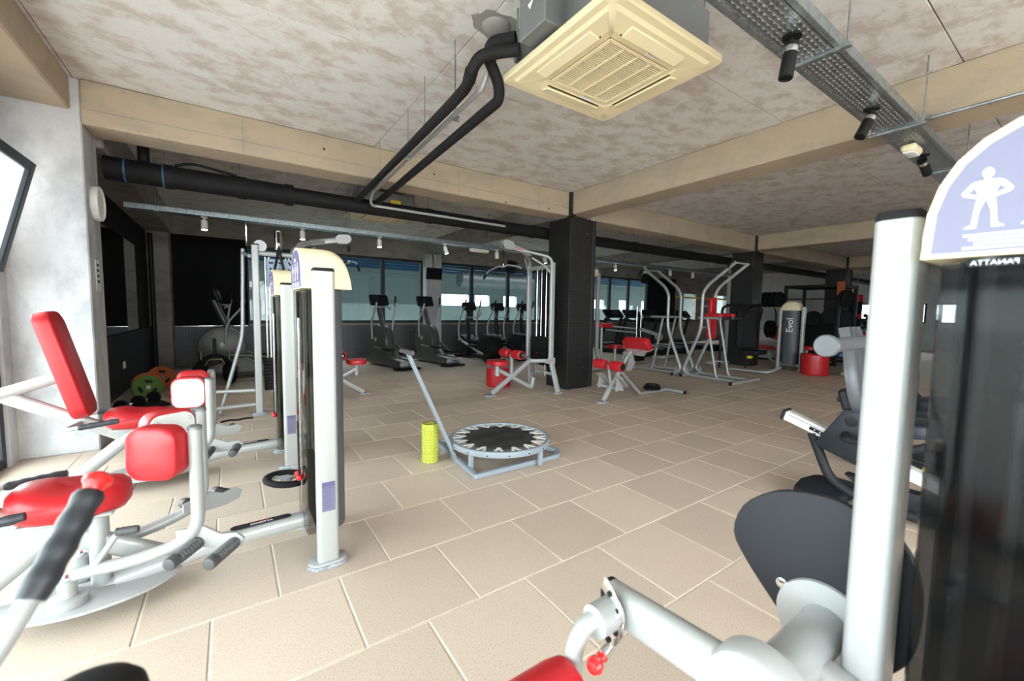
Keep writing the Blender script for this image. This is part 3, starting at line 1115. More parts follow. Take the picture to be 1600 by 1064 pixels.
def thigh_machine(y0, label, group, pads_out, yn, yf, ang):
    """seated thigh machine facing +x; axis at y0; yn, yf = near and far arm posts"""
    t = thing('thigh_machine', label, 'gym machine', (0.0, y0, 0), group)
    tower(t, 0.375, y0)
    # main floor beam with dark name plate
    bm_ = G().sweep(fillet([(0.30, y0, 0.155), (-0.05, y0, 0.150), (-0.45, y0, 0.085)], 0.15), rrect(0.085, 0.075, 0.03, 4)).build('floor_beam', SILVER, t)
    pl = G().prism(stadium(0.27, 0.045), 0.002, frame_m((0.10, y0, 0.1925), (1, 0, 0.012), (0, 1, 0))).build('name_plate', DARK, bm_, smooth=False)
    text('PANATTA', 0.022, WHITEP, pl, frame_m((0.10, y0 - 0.007, 0.1957), (1, 0, 0.012), (0, 1, 0)), 'plate_lettering', 0.0003, 0.0008)
    text('FITNESS LINE', 0.012, REDP, pl, frame_m((0.10, y0 + 0.010, 0.1957), (1, 0, 0.012), (0, 1, 0)), 'plate_lettering', 0.0003)
    # rear tubes
    G().tube([(-0.42, y0, 0.075), (-1.02, y0, 0.06)], 0.035).build('rear_floor_tube', SILVER, t)
    G().prism(stadium(0.20, 0.10), 0.02, Matrix.Translation((-1.0, y0, 0.0)), 0.003).build('rubber_foot', FOOTRUB, t)
    G().box((-0.98, y0, 0.035), (0.10, 0.42, 0.03), bev=0.01).build('rear_foot_bar', SILVER, t)
    G().tube([(-0.55, y0, 0.43), (-0.95, y0, 0.075)], 0.042, 16).build('diagonal_leg', SILVER, t)
    G().sweep([(-1.27, y0, 0.755), (-0.28, y0, 0.145)], rrect(0.05, 0.085, 0.022, 4)).build('spine_tube', SILVER, t)
    G().tube([(-1.30, y0, 0.70), (-0.93, y0, 0.83)], 0.038, 16).build('back_support', SILVER, t)
    # base plate and pivots
    G().prism([(0.30 * math.cos(2 * PI * k / 32), 0.20 * math.sin(2 * PI * k / 32)) for k in range(32)], 0.012, Matrix.Translation((-0.52, y0, 0.075)), 0.003).build('pivot_plate', SILVER, t)
    G().tube([(-0.5, y0, 0.03), (-0.5, y0, 0.45)], 0.035, 14).build('seat_column', SILVER, t)
    for s in (-1, 1):
        h = G().lathe([(0.06, 0), (0.062, 0.01), (0.062, 0.03), (0.05, 0.035), (0.03, 0.036), (0.03, 0.10), (0.022, 0.105)], (-0.58, y0 + s * 0.10, 0.087), seg=18).build('pivot_hub', SILVER, t)
        G().lathe([(0.014, 0), (0.014, 0.014), (0.006, 0.02)], (-0.58, y0 + s * 0.10, 0.19), seg=8).build('pivot_bolt', CHROME, h)
    # seat with a nose towards the pads
    o = []
    for k in range(28):
        a = 2 * PI * k / 28
        r = 1.0 / (abs(math.cos(a) / 0.185) ** 2.6 + abs(math.sin(a) / 0.165) ** 2.6) ** (1 / 2.6)
        o.append((r * math.cos(a), r * math.sin(a) * (1.0 - 0.25 * max(0, math.cos(a)))))
    g = G()
    rings = [(0.0, 0.90), (0.02, 0.98), (0.05, 1.0), (0.075, 0.97), (0.095, 0.86), (0.105, 0.6), (0.107, 0.25)]
    vs, fs = [], []
    for hz, s in rings:
        for x, y in o:
            vs.append((-0.57 + x * s, y0 + y * s, 0.445 + hz + 0.03 * (-x / 0.18) * 0.4 + (0.018 * (x / 0.18) ** 2 if hz > 0.05 else 0)))
    k = len(o)
    for i in range(len(rings) - 1):
        for q in range(k):
            fs.append([i * k + q, i * k + (q + 1) % k, (i + 1) * k + (q + 1) % k, (i + 1) * k + q])
    fs.append(list(range(k))[::-1])
    fs.append([(len(rings) - 1) * k + q for q in range(k)])
    g.add(vs, fs).build('seat', RED, t, angle=60)
    G().box((-0.57, y0, 0.436), (0.28, 0.24, 0.018), bev=0.006).build('seat_plate', SILVER, t)
    # backrest, leaning back
    a = Vector((-0.83, y0, 0.565))
    b = Vector((-0.985, y0, 1.235))
    ez = (b - a).normalized()
    ex = Vector((ez.z, 0, -ez.x))
    m = Matrix((Vector((0, 1, 0)), ez, ex)).transposed().to_4x4()
    m.translation = (a + b) / 2 - ex * 0.055
    rpad(G(), 0.27, (b - a).length + 0.04, 0.085, m, 0.075).build('backrest', RED, t, angle=60)
    # seat handles
    for s in (-1, 1):
        y = y0 + s * 0.235
        hd = G().tube([(-0.86, y0, 0.50), (-0.88, y0 + s * 0.10, 0.50), (-0.90, y, 0.505), (-0.66, y, 0.53)], 0.014, 10, 0.05).build('handle', SILVER, t)
        wavy(G(), (-0.83, y, 0.512), (-0.64, y, 0.532), 0.0185, amp=0.08).build('handle_grip', GRIP, hd)
    # swing arms with pads and foot rolls
    for s, yp in ((-1, yn), (1, yf)):
        arm = G().tube([(-0.56, y0 + s * 0.10, 0.205), (-0.34, y0 * 0.5 + yp * 0.5 + s * 0.05, 0.225), (-0.145, yp, 0.29), (-0.145, yp, 0.775)], 0.0255, 16, 0.13, 9).build('swing_arm', SILVER, t)
        G().lathe([(0.0275, 0), (0.0275, 0.012), (0.018, 0.018), (0.002, 0.02)], (-0.145, yp, 0.772), seg=16).build('arm_cap', GREYM, arm)
        o_ = s if pads_out else -s           # cushion side
        rm = Matrix.Translation((-0.145, yp, 0)) @ Matrix.Rotation(s * ang, 4, 'Z') @ Matrix.Translation((0.145, -yp, 0))
        yb = yp + o_ * 0.0
        bp = G().prism(rrect(0.185, 0.20, 0.05, 5), 0.012, frame_m((-0.268, yb + o_ * 0.004, 0.685), (1, 0, 0), (0, 0, 1))).xf(rm).build('pad_plate', WHITE, arm)
        mm = frame_m((-0.268, yb + (0.004 if o_ > 0 else -0.010), 0.685), (1, 0, 0) if o_ < 0 else (-1, 0, 0), (0, 0, 1))
        rpad(G(), 0.205, 0.225, 0.078, mm, 0.06).xf(rm).build('knee_pad', RED, arm, angle=60)
        for bx in (-0.07, 0.07):
            for bz in (-0.07, 0.07):
                G().ball((-0.268 + bx, yb - o_ * 0.010 if o_ > 0 else yb + 0.010, 0.685 + bz), 0.007, 8).xf(rm).build('bolt', CHROME, bp)
        # foot bracket and ribbed rolls pointing outwards
        br = G().prism([(-0.24, 0.03), (-0.12, 0.05), (-0.05, 0.015), (0.02, 0.02), (0.05, -0.005), (0.035, -0.045), (-0.03, -0.055), (-0.14, -0.045), (-0.24, -0.01)], 0.012, frame_m((0, yp + 0.006, 0.285), (1, 0, 0), (0, 0, 1))).xf(rm).build('foot_bracket', SILVER, arm)
        for rx, rz in ((-0.145, 0.262), (0.012, 0.262)):
            ribbed(G(), (rx, yp - 0.004 * s, rz), (rx - 0.01, yp + s * 0.165, rz - 0.005), 0.0275).xf(rm).build('foot_roll', ROLLG, br)
    # range lever with small grip
    lv = G().tube([(-0.55, y0 - 0.12, 0.21), (-0.50, y0 - 0.12, 0.22), (-0.42, y0 - 0.10, 0.345), (-0.39, y0 - 0.11, 0.345)], 0.012, 10, 0.03).build('range_lever', SILVER, t)
    wavy(G(), (-0.43, y0 - 0.10, 0.345), (-0.355, y0 - 0.115, 0.345), 0.017, amp=0.06).build('lever_grip', ROLLG, lv)
    # cam pulley in front of the tower
    return t


M1 = thigh_machine(2.42, 'inner thigh machine with red pads facing outward, nearest silver weight tower', 'seated thigh machines by the windows', True, 2.22, 2.60, R(32))
M2 = thigh_machine(3.935, 'outer thigh machine with tall red backrest beside the concrete column', 'seated thigh machines by the windows', False, 3.66, 4.13, R(8))
# pulley wheel on the near thigh machine
cw = G().torus((0.235, 2.60, 0.33), 0.098, 0.022, (0.12, 0, 1), 32, 10, 0.8).build('cam_wheel', BLACK, M1)
g = G().lathe([(0.03, -0.012), (0.03, 0.012)], (0.235, 2.60, 0.33), (0.12, 0, 1), 16)
for k in range(3):
    a = 2 * PI * k / 3 + 0.5
    g.box((0.235 + 0.05 * math.cos(a), 2.60 + 0.05 * math.sin(a), 0.33 - 0.006 * math.cos(a)), (0.085, 0.035, 0.008), rot=(0, 0, a))
g.build('wheel_spokes', SILVER, cw)

# ---------------------------------------------------------------- seated leg curl in the right foreground
LC = thing('leg_curl_machine', 'large leg curl machine in the right foreground with smoked tower and teardrop shield', 'gym machine', (1.05, 0.0, 0))
lsh = tower(LC, 1.05, 0.0, figs=((0.122, 0), (0.065, 1), (-0.05, 1)), evol='right', stack=9, label_side=1, connector=True, acrylic=SMOKE)
text('Evol', 0.085, MATS['bike_grey_plastic'], LC, frame_m((1.02, 0.085, 1.24), (0, 0, 1), (0, -1, 0)) @ Matrix.Scale(-1, 4, (1, 0, 0)), 'shroud_lettering')
# central chrome rod with the maker's oval badge
G().cyl((1.0, 0.118, 0.2), (1.0, 0.118, 1.40), 0.010, 14).build('front_rod', SILVER, LC)
bd = G().prism(stadium(0.06, 0.012), 0.001, frame_m((0.962, 0.108, 1.389), (0, -1, 0), (0, 0, 1))).build('maker_badge', BLACK, LC, smooth=False)
text('PANATTA', 0.011, WHITEP, bd, frame_m((0.9615, 0.108, 1.389), (0, -1, 0), (0, 0, 1)) @ Matrix.Scale(-1, 4, (1, 0, 0)), 'badge_lettering')
# teardrop cam shield
OUT = [(0.549, 0.71), (0.528, 0.791), (0.467, 0.85), (0.411, 0.875), (0.346, 0.886), (0.298, 0.881), (0.256, 0.868), (0.212, 0.84), (0.185, 0.787), (0.175, 0.712), (0.183, 0.611), (0.223, 0.538), (0.286, 0.482), (0.351, 0.485), (0.391, 0.522), (0.453, 0.584), (0.512, 0.647)]
OUTs = []
n = len(OUT)
for i in range(n):
    p0, p1, p2, p3 = (Vector(OUT[(i + k - 1) % n]) for k in range(4))
    for q in range(3):
        t = q / 3
        OUTs.append(tuple(0.5 * ((2 * p1) + (-p0 + p2) * t + (2 * p0 - 5 * p1 + 4 * p2 - p3) * t * t + (-p0 + 3 * p1 - 3 * p2 + p3) * t ** 3)))
HY, HZ = 0.327, 0.590
cs = G().prism([(-y, z) for y, z in OUTs], 0.022, frame_m((1.142, 0, 0), (0, -1, 0), (0, 0, 1)), 0.005).build('cam_shield', DARK, LC)
G().lathe([(0.013, 0), (0.013, 0.003), (0.007, 0.005)], (1.120, 0.423, 0.634), (-1, 0, 0), 14).build('shield_screw', CHROME, cs)
dsc = G().lathe([(0.098, 0), (0.10, 0.004), (0.098, 0.012), (0.0, 0.012)][::-1], (1.120, HY + 0.003, HZ - 0.003), (-1, 0, 0), 40).build('cam_disc', SILVER, LC)
G().lathe([(0.010, 0), (0.010, 0.006), (0.004, 0.012)], (1.107, HY - 0.058, HZ + 0.03), (-1, 0, 0), 12).build('disc_bolt', CHROME, dsc)
G().cyl((1.115, HY, HZ), (0.82, HY, HZ), 0.046, 28).build('hub_tube', SILVER, LC)
G().sweep(fillet([(0.98, HY, HZ - 0.02), (0.98, HY - 0.12, HZ - 0.04), (1.05, 0.12, 0.52)], 0.05), rrect(0.06, 0.075, 0.02, 4)).build('hub_bracket', SILVER, LC)
hb = G().lathe([(0.0, 0.0), (0.062, 0.0), (0.084, 0.007), (0.090, 0.016), (0.090, 0.064), (0.08, 0.07)], (0.760, HY, HZ), (1, 0, 0), 40).build('lever_hub', SILVER, LC)
G().lathe([(0.0, 0), (0.025, 0), (0.022, 0.007)], (0.755, HY, HZ), (1, 0, 0), 18).build('hub_cap', WHITE, hb)
lev = G().sweep([(0.800, HY + 0.03, HZ), (0.800, 0.690, 0.560)], rrect(0.058, 0.098, 0.025, 4)).build('lever', SILVER, LC)
G().sweep([(0.800, 0.686, 0.560), (0.800, 0.700, 0.559)], rrect(0.059, 0.099, 0.025, 4)).build('lever_end_cap', BLACK, lev)
# slotted adjuster sector with red pull pin
sec = []
for k in range(13):
    a = R(-66 + 132 * k / 12)
    sec.append((0.098 * math.cos(a), 0.098 * math.sin(a)))
for k in range(13):
    a = R(66 - 132 * k / 12)
    sec.append((0.062 * math.cos(a), 0.062 * math.sin(a)))
sct = G().prism(sec, 0.006, frame_m((0.752, 0.705, 0.555), (0, -1, 0.05), (0, 0.05, 1)) @ Matrix.Translation((0, 0, -0.003)), 0.001).build('adjuster_sector', CHROME, LC)
for a in (-48, -20, 20, 48):
    G().cyl((0.751, 0.705 - 0.08 * math.cos(R(a)), 0.555 + 0.08 * math.sin(R(a))), (0.745, 0.705 - 0.08 * math.cos(R(a)), 0.555 + 0.08 * math.sin(R(a))), 0.007, 10).build('adjuster_hole', BLACK, sct)
G().cyl((0.768, 0.655, 0.560), (0.700, 0.655, 0.560), 0.038, 22).build('arm_hub', SILVER, LC)
arm = G().tube([(0.735, 0.655, 0.560), (0.685, 0.668, 0.556), (0.652, 0.672, 0.51), (0.655, 0.672, 0.36)], 0.0215, 16, 0.055, 8).build('roller_arm', SILVER, LC)
pin = G().cyl((0.715, 0.62, 0.510), (0.685, 0.612, 0.512), 0.013, 14).build('pull_pin', CHROME, LC)
G().lathe([(0.010, 0), (0.012, 0.007), (0.008, 0.016), (0.017, 0.027), (0.0195, 0.038), (0.014, 0.049), (0.003, 0.053)], (0.688, 0.613, 0.512), (-1, -0.25, 0), 16).build('pull_knob', REDP, pin)
G().lathe([(0.05, 0), (0.070, 0.013), (0.075, 0.045), (0.075, 0.26), (0.07, 0.29), (0.05, 0.30)], (0.640, 0.655, 0.425), (-1, 0.0, 0), 28).build('ankle_roller', RED, arm)
# seat, frame and floor beam under and behind the camera
G().rtube([(1.0, 0.0, 0.12), (0.45, 0.0, 0.10), (0.45, 0.0, 0.45)], 0.09, 0.07, 0.02, 0.08).build('floor_beam', SILVER, LC)
G().box((0.45, -0.02, 0.03), (0.16, 0.7, 0.05), bev=0.015).build('foot_bar', SILVER, LC)
rpad(G(), 0.42, 0.40, 0.08, Matrix.Translation((0.45, -0.05, 0.46)), 0.08).build('seat', RED, LC, angle=60)

# ---------------------------------------------------------------- lever machine touching the lower left corner
LM = thing('lever_machine', 'silver lever with dark wavy grip and red end knob in the near left corner', 'gym machine', (-0.45, 0.62, 0))
G().tube([(-0.205, 0.885, 0.985), (-0.246, 0.805, 0.884), (-0.30, 0.73, 0.79), (-0.42, 0.66, 0.55), (-0.45, 0.62, 0.02)], 0.0125, 12, 0.06).build('lever_tube', SILVER, LM)
wavy(G(), (-0.193, 0.903, 1.006), (-0.240, 0.815, 0.897), 0.0195, 20, 0.06, 4).build('lever_grip', GRIP, LM)
G().lathe([(0.012, 0), (0.014, 0.006), (0.019, 0.012), (0.019, 0.02), (0.010, 0.028)], (-0.192, 0.905, 1.008), (0.32, 0.6, 0.74), 16).build('end_knob', REDP, LM)
G().prism(stadium(0.2, 0.12), 0.02, Matrix.Translation((-0.45, 0.62, 0))).build('foot_plate', FOOTRUB, LM)
G().lathe([(0.02, -0.08), (0.052, -0.07), (0.062, -0.04), (0.062, 0.03), (0.058, 0.046), (0.048, 0.057), (0.03, 0.064), (0.002, 0.066)], (-0.165, 0.682, 0.770), (0.05, 0.05, 1), 40).build('end_pad', BLACK, LM)
G().tube([(-0.165, 0.682, 0.72), (-0.2, 0.66, 0.5), (-0.45, 0.62, 0.3)], 0.015, 10, 0.06).build('pad_arm', BLKMETAL, LM)
G().rtube([(-0.45, 0.62, 0.06), (-0.9, 0.55, 0.06)], 0.08, 0.07, 0.02).build('floor_beam', SILVER, LM)
G().tube([(-0.85, 0.56, 0.06), (-0.75, 0.57, 0.42)], 0.035, 14).build('seat_post', SILVER, LM)
rpad(G(), 0.34, 0.34, 0.08, Matrix.Translation((-0.72, 0.57, 0.41)), 0.08).build('seat', RED, LM, angle=60)
G().box((-0.9, 0.55, 0.02), (0.10, 0.45, 0.04), bev=0.012).build('foot_bar', SILVER, LM)

# ---------------------------------------------------------------- lat pulldown (user side -x, tower at local origin)
def lat_machine():
    t = thing('lat_pulldown', 'lat pulldown with two red leg rollers beside the nearest black column', 'gym machine', (0, 0, 0), 'lat pulldown machines')
    for s in (-1, 1):
        y = s * 0.30
        po = G().rtube([(0.10, s * 0.36, 0.02), (-0.01, y, 0.53), (-0.01, y, 2.06)], 0.05, 0.085, 0.015, 0.05, upv=(1, 0, 0)).build('post', SILVER, t)
        G().prism(stadium(0.16, 0.10), 0.02, Matrix.Translation((0.10, s * 0.36, 0))).build('foot', FOOTRUB, po)
        G().tube([(-0.015, y, 1.86), (-0.10, y * 0.8, 2.0), (-0.26, y * 0.3, 2.13)], 0.016, 10, 0.1).build('brace', SILVER, po)
        G().tube([(-0.01, y, 2.0), (-0.03, y * 0.9, 2.14), (-0.26, y * 0.35, 2.21), (-0.40, s * 0.03, 2.235)], 0.022, 10, 0.2).build('arm_tube', SILVER_DK, po)
        sh = G().cyl((0.02, s * 0.12, 0.25), (0.02, s * 0.12, 2.02), 0.012).build('guide_rod', CHROME, t)
    arm = G().rtube([(-0.22, 0, 2.205), (-0.60, 0, 2.285)], 0.06, 0.08, 0.015).build('arm', SILVER_DK, t)
    text('PANATTA', 0.05, REDP, arm, frame_m((-0.44, -0.0315, 2.248), (-1, 0, 0.21), (-0.21, 0, -1)) @ Matrix.Rotation(PI, 4, 'Z'), 'arm_lettering')
    for s in (-1, 1):
        G().prism(stadium(0.22, 0.13), 0.008, frame_m((-0.655, s * 0.036 + 0.004, 2.30), (-1, 0, 0.1), (0, 0, 1))).build('pulley_cheek', SILVER_DK, arm)
    G().cyl((-0.69, -0.03, 2.30), (-0.69, 0.03, 2.30), 0.045, 18).build('pulley', BLACK, arm)
    G().cyl((-0.735, 0, 2.28), (-0.735, 0, 2.00), 0.004, 6).build('cable', BLKMETAL, t)
    st = G().box((-0.735, 0, 2.17), (0.04, 0.04, 0.07), bev=0.01).build('cable_stop', BLACK, t)
    G().tube([(-0.735, 0, 2.01), (-0.735, 0, 1.97)], 0.012, 8).build('carabiner', CHROME, st)
    G().tube([(-0.735, -0.56, 1.83), (-0.735, -0.45, 1.93), (-0.735, -0.10, 1.985), (-0.735, 0, 1.955), (-0.735, 0.10, 1.985), (-0.735, 0.45, 1.93), (-0.735, 0.56, 1.83)], 0.013, 8, 0.12).build('lat_bar', SILVER_DK, t)
    for s in (-1, 1):
        G().tube([(-0.735, s * 0.49, 1.893), (-0.735, s * 0.575, 1.817)], 0.019, 8).build('bar_grip', BLACK, t)
    # stack and shroud
    wp = G().box((0.02, 0, 0.46), (0.12, 0.40, 0.03), bev=0.004).build('weight_plate', BLACK, t)
    for k in range(1, 13):
        copypart(wp, (0, 0, 0.034 * k))
    G().box((0.10, 0, 1.2), (0.02, 0.28, 1.6)).build('back_shield', BLACK, t)
    G().cyl((0.02, 0, 0.9), (0.02, 0, 2.05), 0.006, 6).build('stack_cable', CHROME, t)
    G().box((-0.05, 0.02, 0.62), (0.015, 0.02, 0.02), bev=0.004).build('selector_pin', REDP, t)
    G().rtube([(-0.01, -0.3, 2.0), (-0.01, 0.3, 2.0)], 0.05, 0.06).build('top_cross', SILVER, t)
    G().rtube([(0.05, -0.33, 0.30), (0.05, 0.33, 0.30)], 0.04, 0.05).build('low_cross', SILVER_DK, t)
    # side plate with logo, bent frame to the seat
    for s in (-1, 1):
        pl = G().prism([(-0.16, -0.03), (0.05, -0.05), (0.05, 0.05), (-0.10, 0.05)], 0.008, frame_m((0, s * 0.332 + 0.004, 0.52), (1, 0, 0), (0, 0, 1))).build('side_plate', SILVER, t)
        if s < 0:
            text('PANATTA', 0.022, REDP, pl, frame_m((-0.04, -0.3367, 0.52), (1, 0, 0), (0, 0, 1)), 'plate_lettering')
        G().rtube([(-0.01, s * 0.30, 0.52), (-0.22, 0, 0.50)], 0.05, 0.06).build('seat_arm', SILVER, t)
    mt = G().rtube([(-0.18, 0, 0.52), (-0.92, 0, 0.03)], 0.06, 0.07, 0.015).build('main_strut', SILVER, t)
    G().prism(stadium(0.20, 0.12), 0.02, Matrix.Translation((-0.94, 0, 0))).build('foot', FOOTRUB, mt)
    G().rtube([(-0.82, 0, 0.40), (-0.16, 0, 0.06), (-0.12, 0, 0.22)], 0.055, 0.06, 0.015, 0.03).build('cross_strut', SILVER, t)
    G().tube([(-0.82, 0, 0.30), (-0.82, 0, 0.47)], 0.035).build('seat_post', SILVER, t)
    rpad(G(), 0.26, 0.34, 0.07, Matrix.Translation((-0.82, 0, 0.47)), 0.09).build('seat', RED, t, angle=60)
    G().rtube([(-0.56, 0, 0.26), (-0.56, 0, 0.62)], 0.05, 0.05).build('roller_post', SILVER, t)
    G().cyl((-0.56, -0.3, 0.63), (-0.56, 0.3, 0.63), 0.014).build('roller_axle', CHROME, t)
    for s in (-1, 1):
        ro = G().lathe([(0.045, 0), (0.068, 0.012), (0.07, 0.03), (0.07, 0.18), (0.068, 0.20), (0.045, 0.21)], (-0.56, s * 0.06, 0.63), (0, s, 0), 20).build('leg_roller', RED, t)
        G().lathe([(0.048, 0.0), (0.048, 0.004), (0.02, 0.008)], (-0.56, s * 0.268, 0.63), (0, s, 0), 18).build('roller_cap', BLACK, ro)
    return t


LAT = lat_machine()
dup(LAT, (0.72, 6.40, 0), PI, 'lat pulldown facing right, half hidden behind the cream-topped tower')
LAT.location = (4.17, 5.28, 0)

# ---------------------------------------------------------------- cable crossover column left of it
CC = thing('cable_station', 'tall silver cable station with rope and chrome rods behind the thigh machines', 'gym machine', (0.48, 5.78, 0))
for x in (0.255, 0.72):
    po = G().rtube([(x, 5.78, 0.03), (x, 5.78, 2.03)], 0.10, 0.075, 0.015, upv=(1, 0, 0)).build('post', SILVER, CC)
    G().rtube([(x, 5.78, 2.03), (x, 5.78, 2.045)], 0.102, 0.077, 0.015, upv=(1, 0, 0)).build('post_cap', BLACK, po)
    G().prism(stadium(0.17, 0.12), 0.03, Matrix.Translation((x, 5.78, 0))).build('foot', FOOTRUB, po)
    for z in (0.33, 0.36):
        G().cyl((x - 0.02, 5.741, z), (x - 0.02, 5.745, z), 0.006, 8).build('pin_hole', BLACK, po)
G().tube([(0.255, 5.78, 1.94), (0.72, 5.78, 1.94)], 0.028).build('top_bar', SILVER, CC)
G().prism([(0.07 * math.cos(2 * PI * k / 20), 0.07 * math.sin(2 * PI * k / 20)) for k in range(20)], 0.03, frame_m((0.31, 5.84, 2.03), (1, 0, 0), (0, 0, 1))).build('top_pulley', SILVER_DK, CC)
pb = G().tube([(0.50, 5.78, 2.22), (0.50, 5.78, 2.0)], 0.045, 14).build('pulley_block', CHROME, CC)
G().box((0.50, 5.74, 2.14), (0.03, 0.02, 0.14), bev=0.008).build('pulley_slot', BLACK, pb)
for s in (-1, 1):
    G().tube([(0.50, 5.75, 2.05), (0.50 + s * 0.02, 5.74, 1.9), (0.50 + s * 0.08, 5.74, 1.6)], 0.014, 8, 0.1).build('rope_end', BLACK, CC)
for x in (0.36, 0.40, 0.58, 0.62):
    G().cyl((x, 5.86, 0.25), (x, 5.86, 1.94), 0.013).build('guide_rod', CHROME, CC)
wp = G().box((0.49, 5.86, 0.30), (0.34, 0.12, 0.035), bev=0.004).build('weight_plate', BLACK, CC)
for k in range(1, 10):
    copypart(wp, (0, 0, 0.04 * k))
pk = G().box((0.52, 5.83, 1.72), (0.30, 0.012, 0.34), bev=0.003).build('exercise_placard', mat('placard_blue', (0.30, 0.38, 0.48), 0.5), CC, smooth=False)
for k in range(3):
    for q in range(4):
        G().box((0.42 + k * 0.1, 5.8235, 1.60 + q * 0.08), (0.045, 0.001, 0.02), rot=(0, 0.5 * ((k + q) % 3), 0)).build('printed_drawing', DARK, pk, smooth=False)
G().tube([(0.22, 5.78, 0.30), (-0.40, 5.95, 0.30)], 0.022).build('side_rail', SILVER, CC)
G().tube([(0.22, 5.78, 0.13), (-0.30, 5.72, 0.13)], 0.022).build('side_rail', SILVER, CC)
G().tube([(-0.40, 5.95, 0.0), (-0.40, 5.95, 0.30)], 0.02).build('rail_leg', SILVER, CC)
G().tube([(-0.30, 5.72, 0.0), (-0.30, 5.72, 0.13)], 0.02).build('rail_leg', SILVER, CC)
G().tube([(0.14, 5.98, 2.0), (0.11, 5.98, 0.95), (-0.14, 6.0, 0.02)], 0.022, 10, 0.15).build('rear_leg', SILVER_DK, CC)
G().tube([(0.2, 5.78, 1.9), (0.14, 5.98, 1.95)], 0.02).build('rear_brace', SILVER_DK, CC)

# ---------------------------------------------------------------- mini trampoline with lever
TR = thing('mini_trampoline', 'round black mini trampoline on grey steel frame with tall lever arm', 'trampoline', (1.96, 3.05, 0))
fr = G().rtube([(1.62, 3.62, 0.022), (1.53, 2.70, 0.022), (1.535, 2.695, 0.022), (2.36, 2.71, 0.022), (2.44, 2.79, 0.022), (2.36, 2.93, 0.05)], 0.045, 0.04, 0.006, 0.03).build('base_frame', GREYBL, TR)
G().rtube([(1.62, 3.6, 0.022), (1.80, 3.52, 0.06)], 0.04, 0.04, 0.006).build('frame_end', GREYBL, fr)
CXT, CYT, RZ, RT = 1.965, 3.045, 0.155, 0.432
ring = G().sweep([(CXT + RT * math.cos(2 * PI * k / 40), CYT + RT * math.sin(2 * PI * k / 40), RZ) for k in range(40)], rrect(0.035, 0.05, 0.008), closed=True, upv=(0, 0, 1)).build('ring', GREYBL, TR)
for a in (205, 290, 25, 115):
    x, y = CXT + RT * math.cos(R(a)), CYT + RT * math.sin(R(a))
    G().box((x, y, 0.075), (0.035, 0.035, 0.13), bev=0.004).build('ring_leg', GREYBL, ring)
G().lathe([(0.325, -0.004), (0.325, 0.004)], (CXT, CYT, RZ + 0.012), seg=40).build('jump_mat', TRAMP, TR)
sp = None
for k in range(16):
    for d in (-0.055, 0.055):
        a = 2 * PI * (k + 0.5) / 16
        p = Vector((CXT + 0.305 * math.cos(a), CYT + 0.305 * math.sin(a), RZ + 0.016))
        q = Vector((CXT + 0.418 * math.cos(a + d * 1.8), CYT + 0.418 * math.sin(a + d * 1.8), RZ + 0.014))
        G().rtube([p, q], 0.027, 0.006, 0.002).build('elastic_strap', WHITE, TR)
    a = 2 * PI * k / 16
    G().cyl((CXT + (RT + 0.017) * math.cos(a), CYT + (RT + 0.017) * math.sin(a), RZ - 0.005), (CXT + (RT + 0.020) * math.cos(a), CYT + (RT + 0.020) * math.sin(a), RZ - 0.005), 0.006, 6).build('ring_hole', BLACK, ring)
lv = G().rtube([(1.555, 3.10, 0.03), (1.15, 3.14, 0.955)], 0.022, 0.055, 0.004, upv=(0, 1, 0)).build('lever_arm', GREYBL, TR)
G().tube([(1.145, 3.03, 0.965), (1.145, 3.27, 0.965)], 0.02, 12).build('lever_grip', ROLLG, lv)
for x, z in ((1.56, 0.05), (1.525, 0.12)):
    G().cyl((x, 3.06, z), (x, 3.08, z), 0.012, 10).build('hinge_bolt', CHROME, lv)

# ---------------------------------------------------------------- foam roller standing on end
FR = thing('foam_roller', 'lime green textured foam roller standing beside the mini trampoline', 'foam roller', (1.383, 3.245, 0))
G().lathe([(0.058, 0.003), (0.058, 0.335), (0.052, 0.335), (0.052, 0.02)], (1.383, 3.245, 0), seg=24).build('core_tube', BLACK, FR)
g = G()
for row in range(13):
    z = 0.003 + 0.0255 * row
    hgt = 0.022
    n_ = 10 if (row // 3) % 2 == 0 else 14
    for k in range(n_):
        a0 = 2 * PI * k / n_ + 0.04
        a1 = 2 * PI * (k + 1) / n_ - 0.04
        vs = []
        for zz in (z, z + hgt):
            for rr in (0.056, 0.070):
                for q in range(4):
                    a = a0 + (a1 - a0) * q / 3
                    r2 = rr - (0.003 if (rr > 0.06 and q in (0, 3)) else 0)
                    vs.append((1.383 + r2 * math.cos(a), 3.245 + r2 * math.sin(a), zz))
        fs = []
        for q in range(3):
            fs += [[q, q + 1, 5 + q, 4 + q], [8 + q, 12 + q, 13 + q, 9 + q], [4 + q, 5 + q, 13 + q, 12 + q]]
        fs += [[0, 4, 12, 8], [3, 11, 15, 7]]
        g.add(vs, fs)
g.build('foam_blocks', LIME, FR, kind='stuff')
G().lathe([(0.0575, 0.004), (0.0628, 0.004), (0.0628, 0.332), (0.0575, 0.332)], (1.383, 3.245, 0), seg=28).build('foam_sleeve', LIME, FR)

# ---------------------------------------------------------------- red cylindrical poufs
def pouf(x, y, r, h, label):
    t = thing('pouf', label, 'pouf', (x, y, 0), 'red cylindrical poufs')
    G().lathe([(r * 0.93, 0), (r * 0.985, 0.012), (r, 0.04), (r, h - 0.04), (r * 0.99, h - 0.015)], (x, y, 0), seg=32).build('side_cover', RED, t, angle=60)
    G().lathe([(r * 0.99, h - 0.014), (r * 0.97, h), (r * 0.8, h + 0.008), (0.01, h + 0.012)], (x, y, 0), seg=32).build('top_cover', RED, t, angle=60)
    G().torus((x, y, h - 0.012), r * 0.99, 0.005, seg=32, ps=6).build('piping', RED, t)
    return t


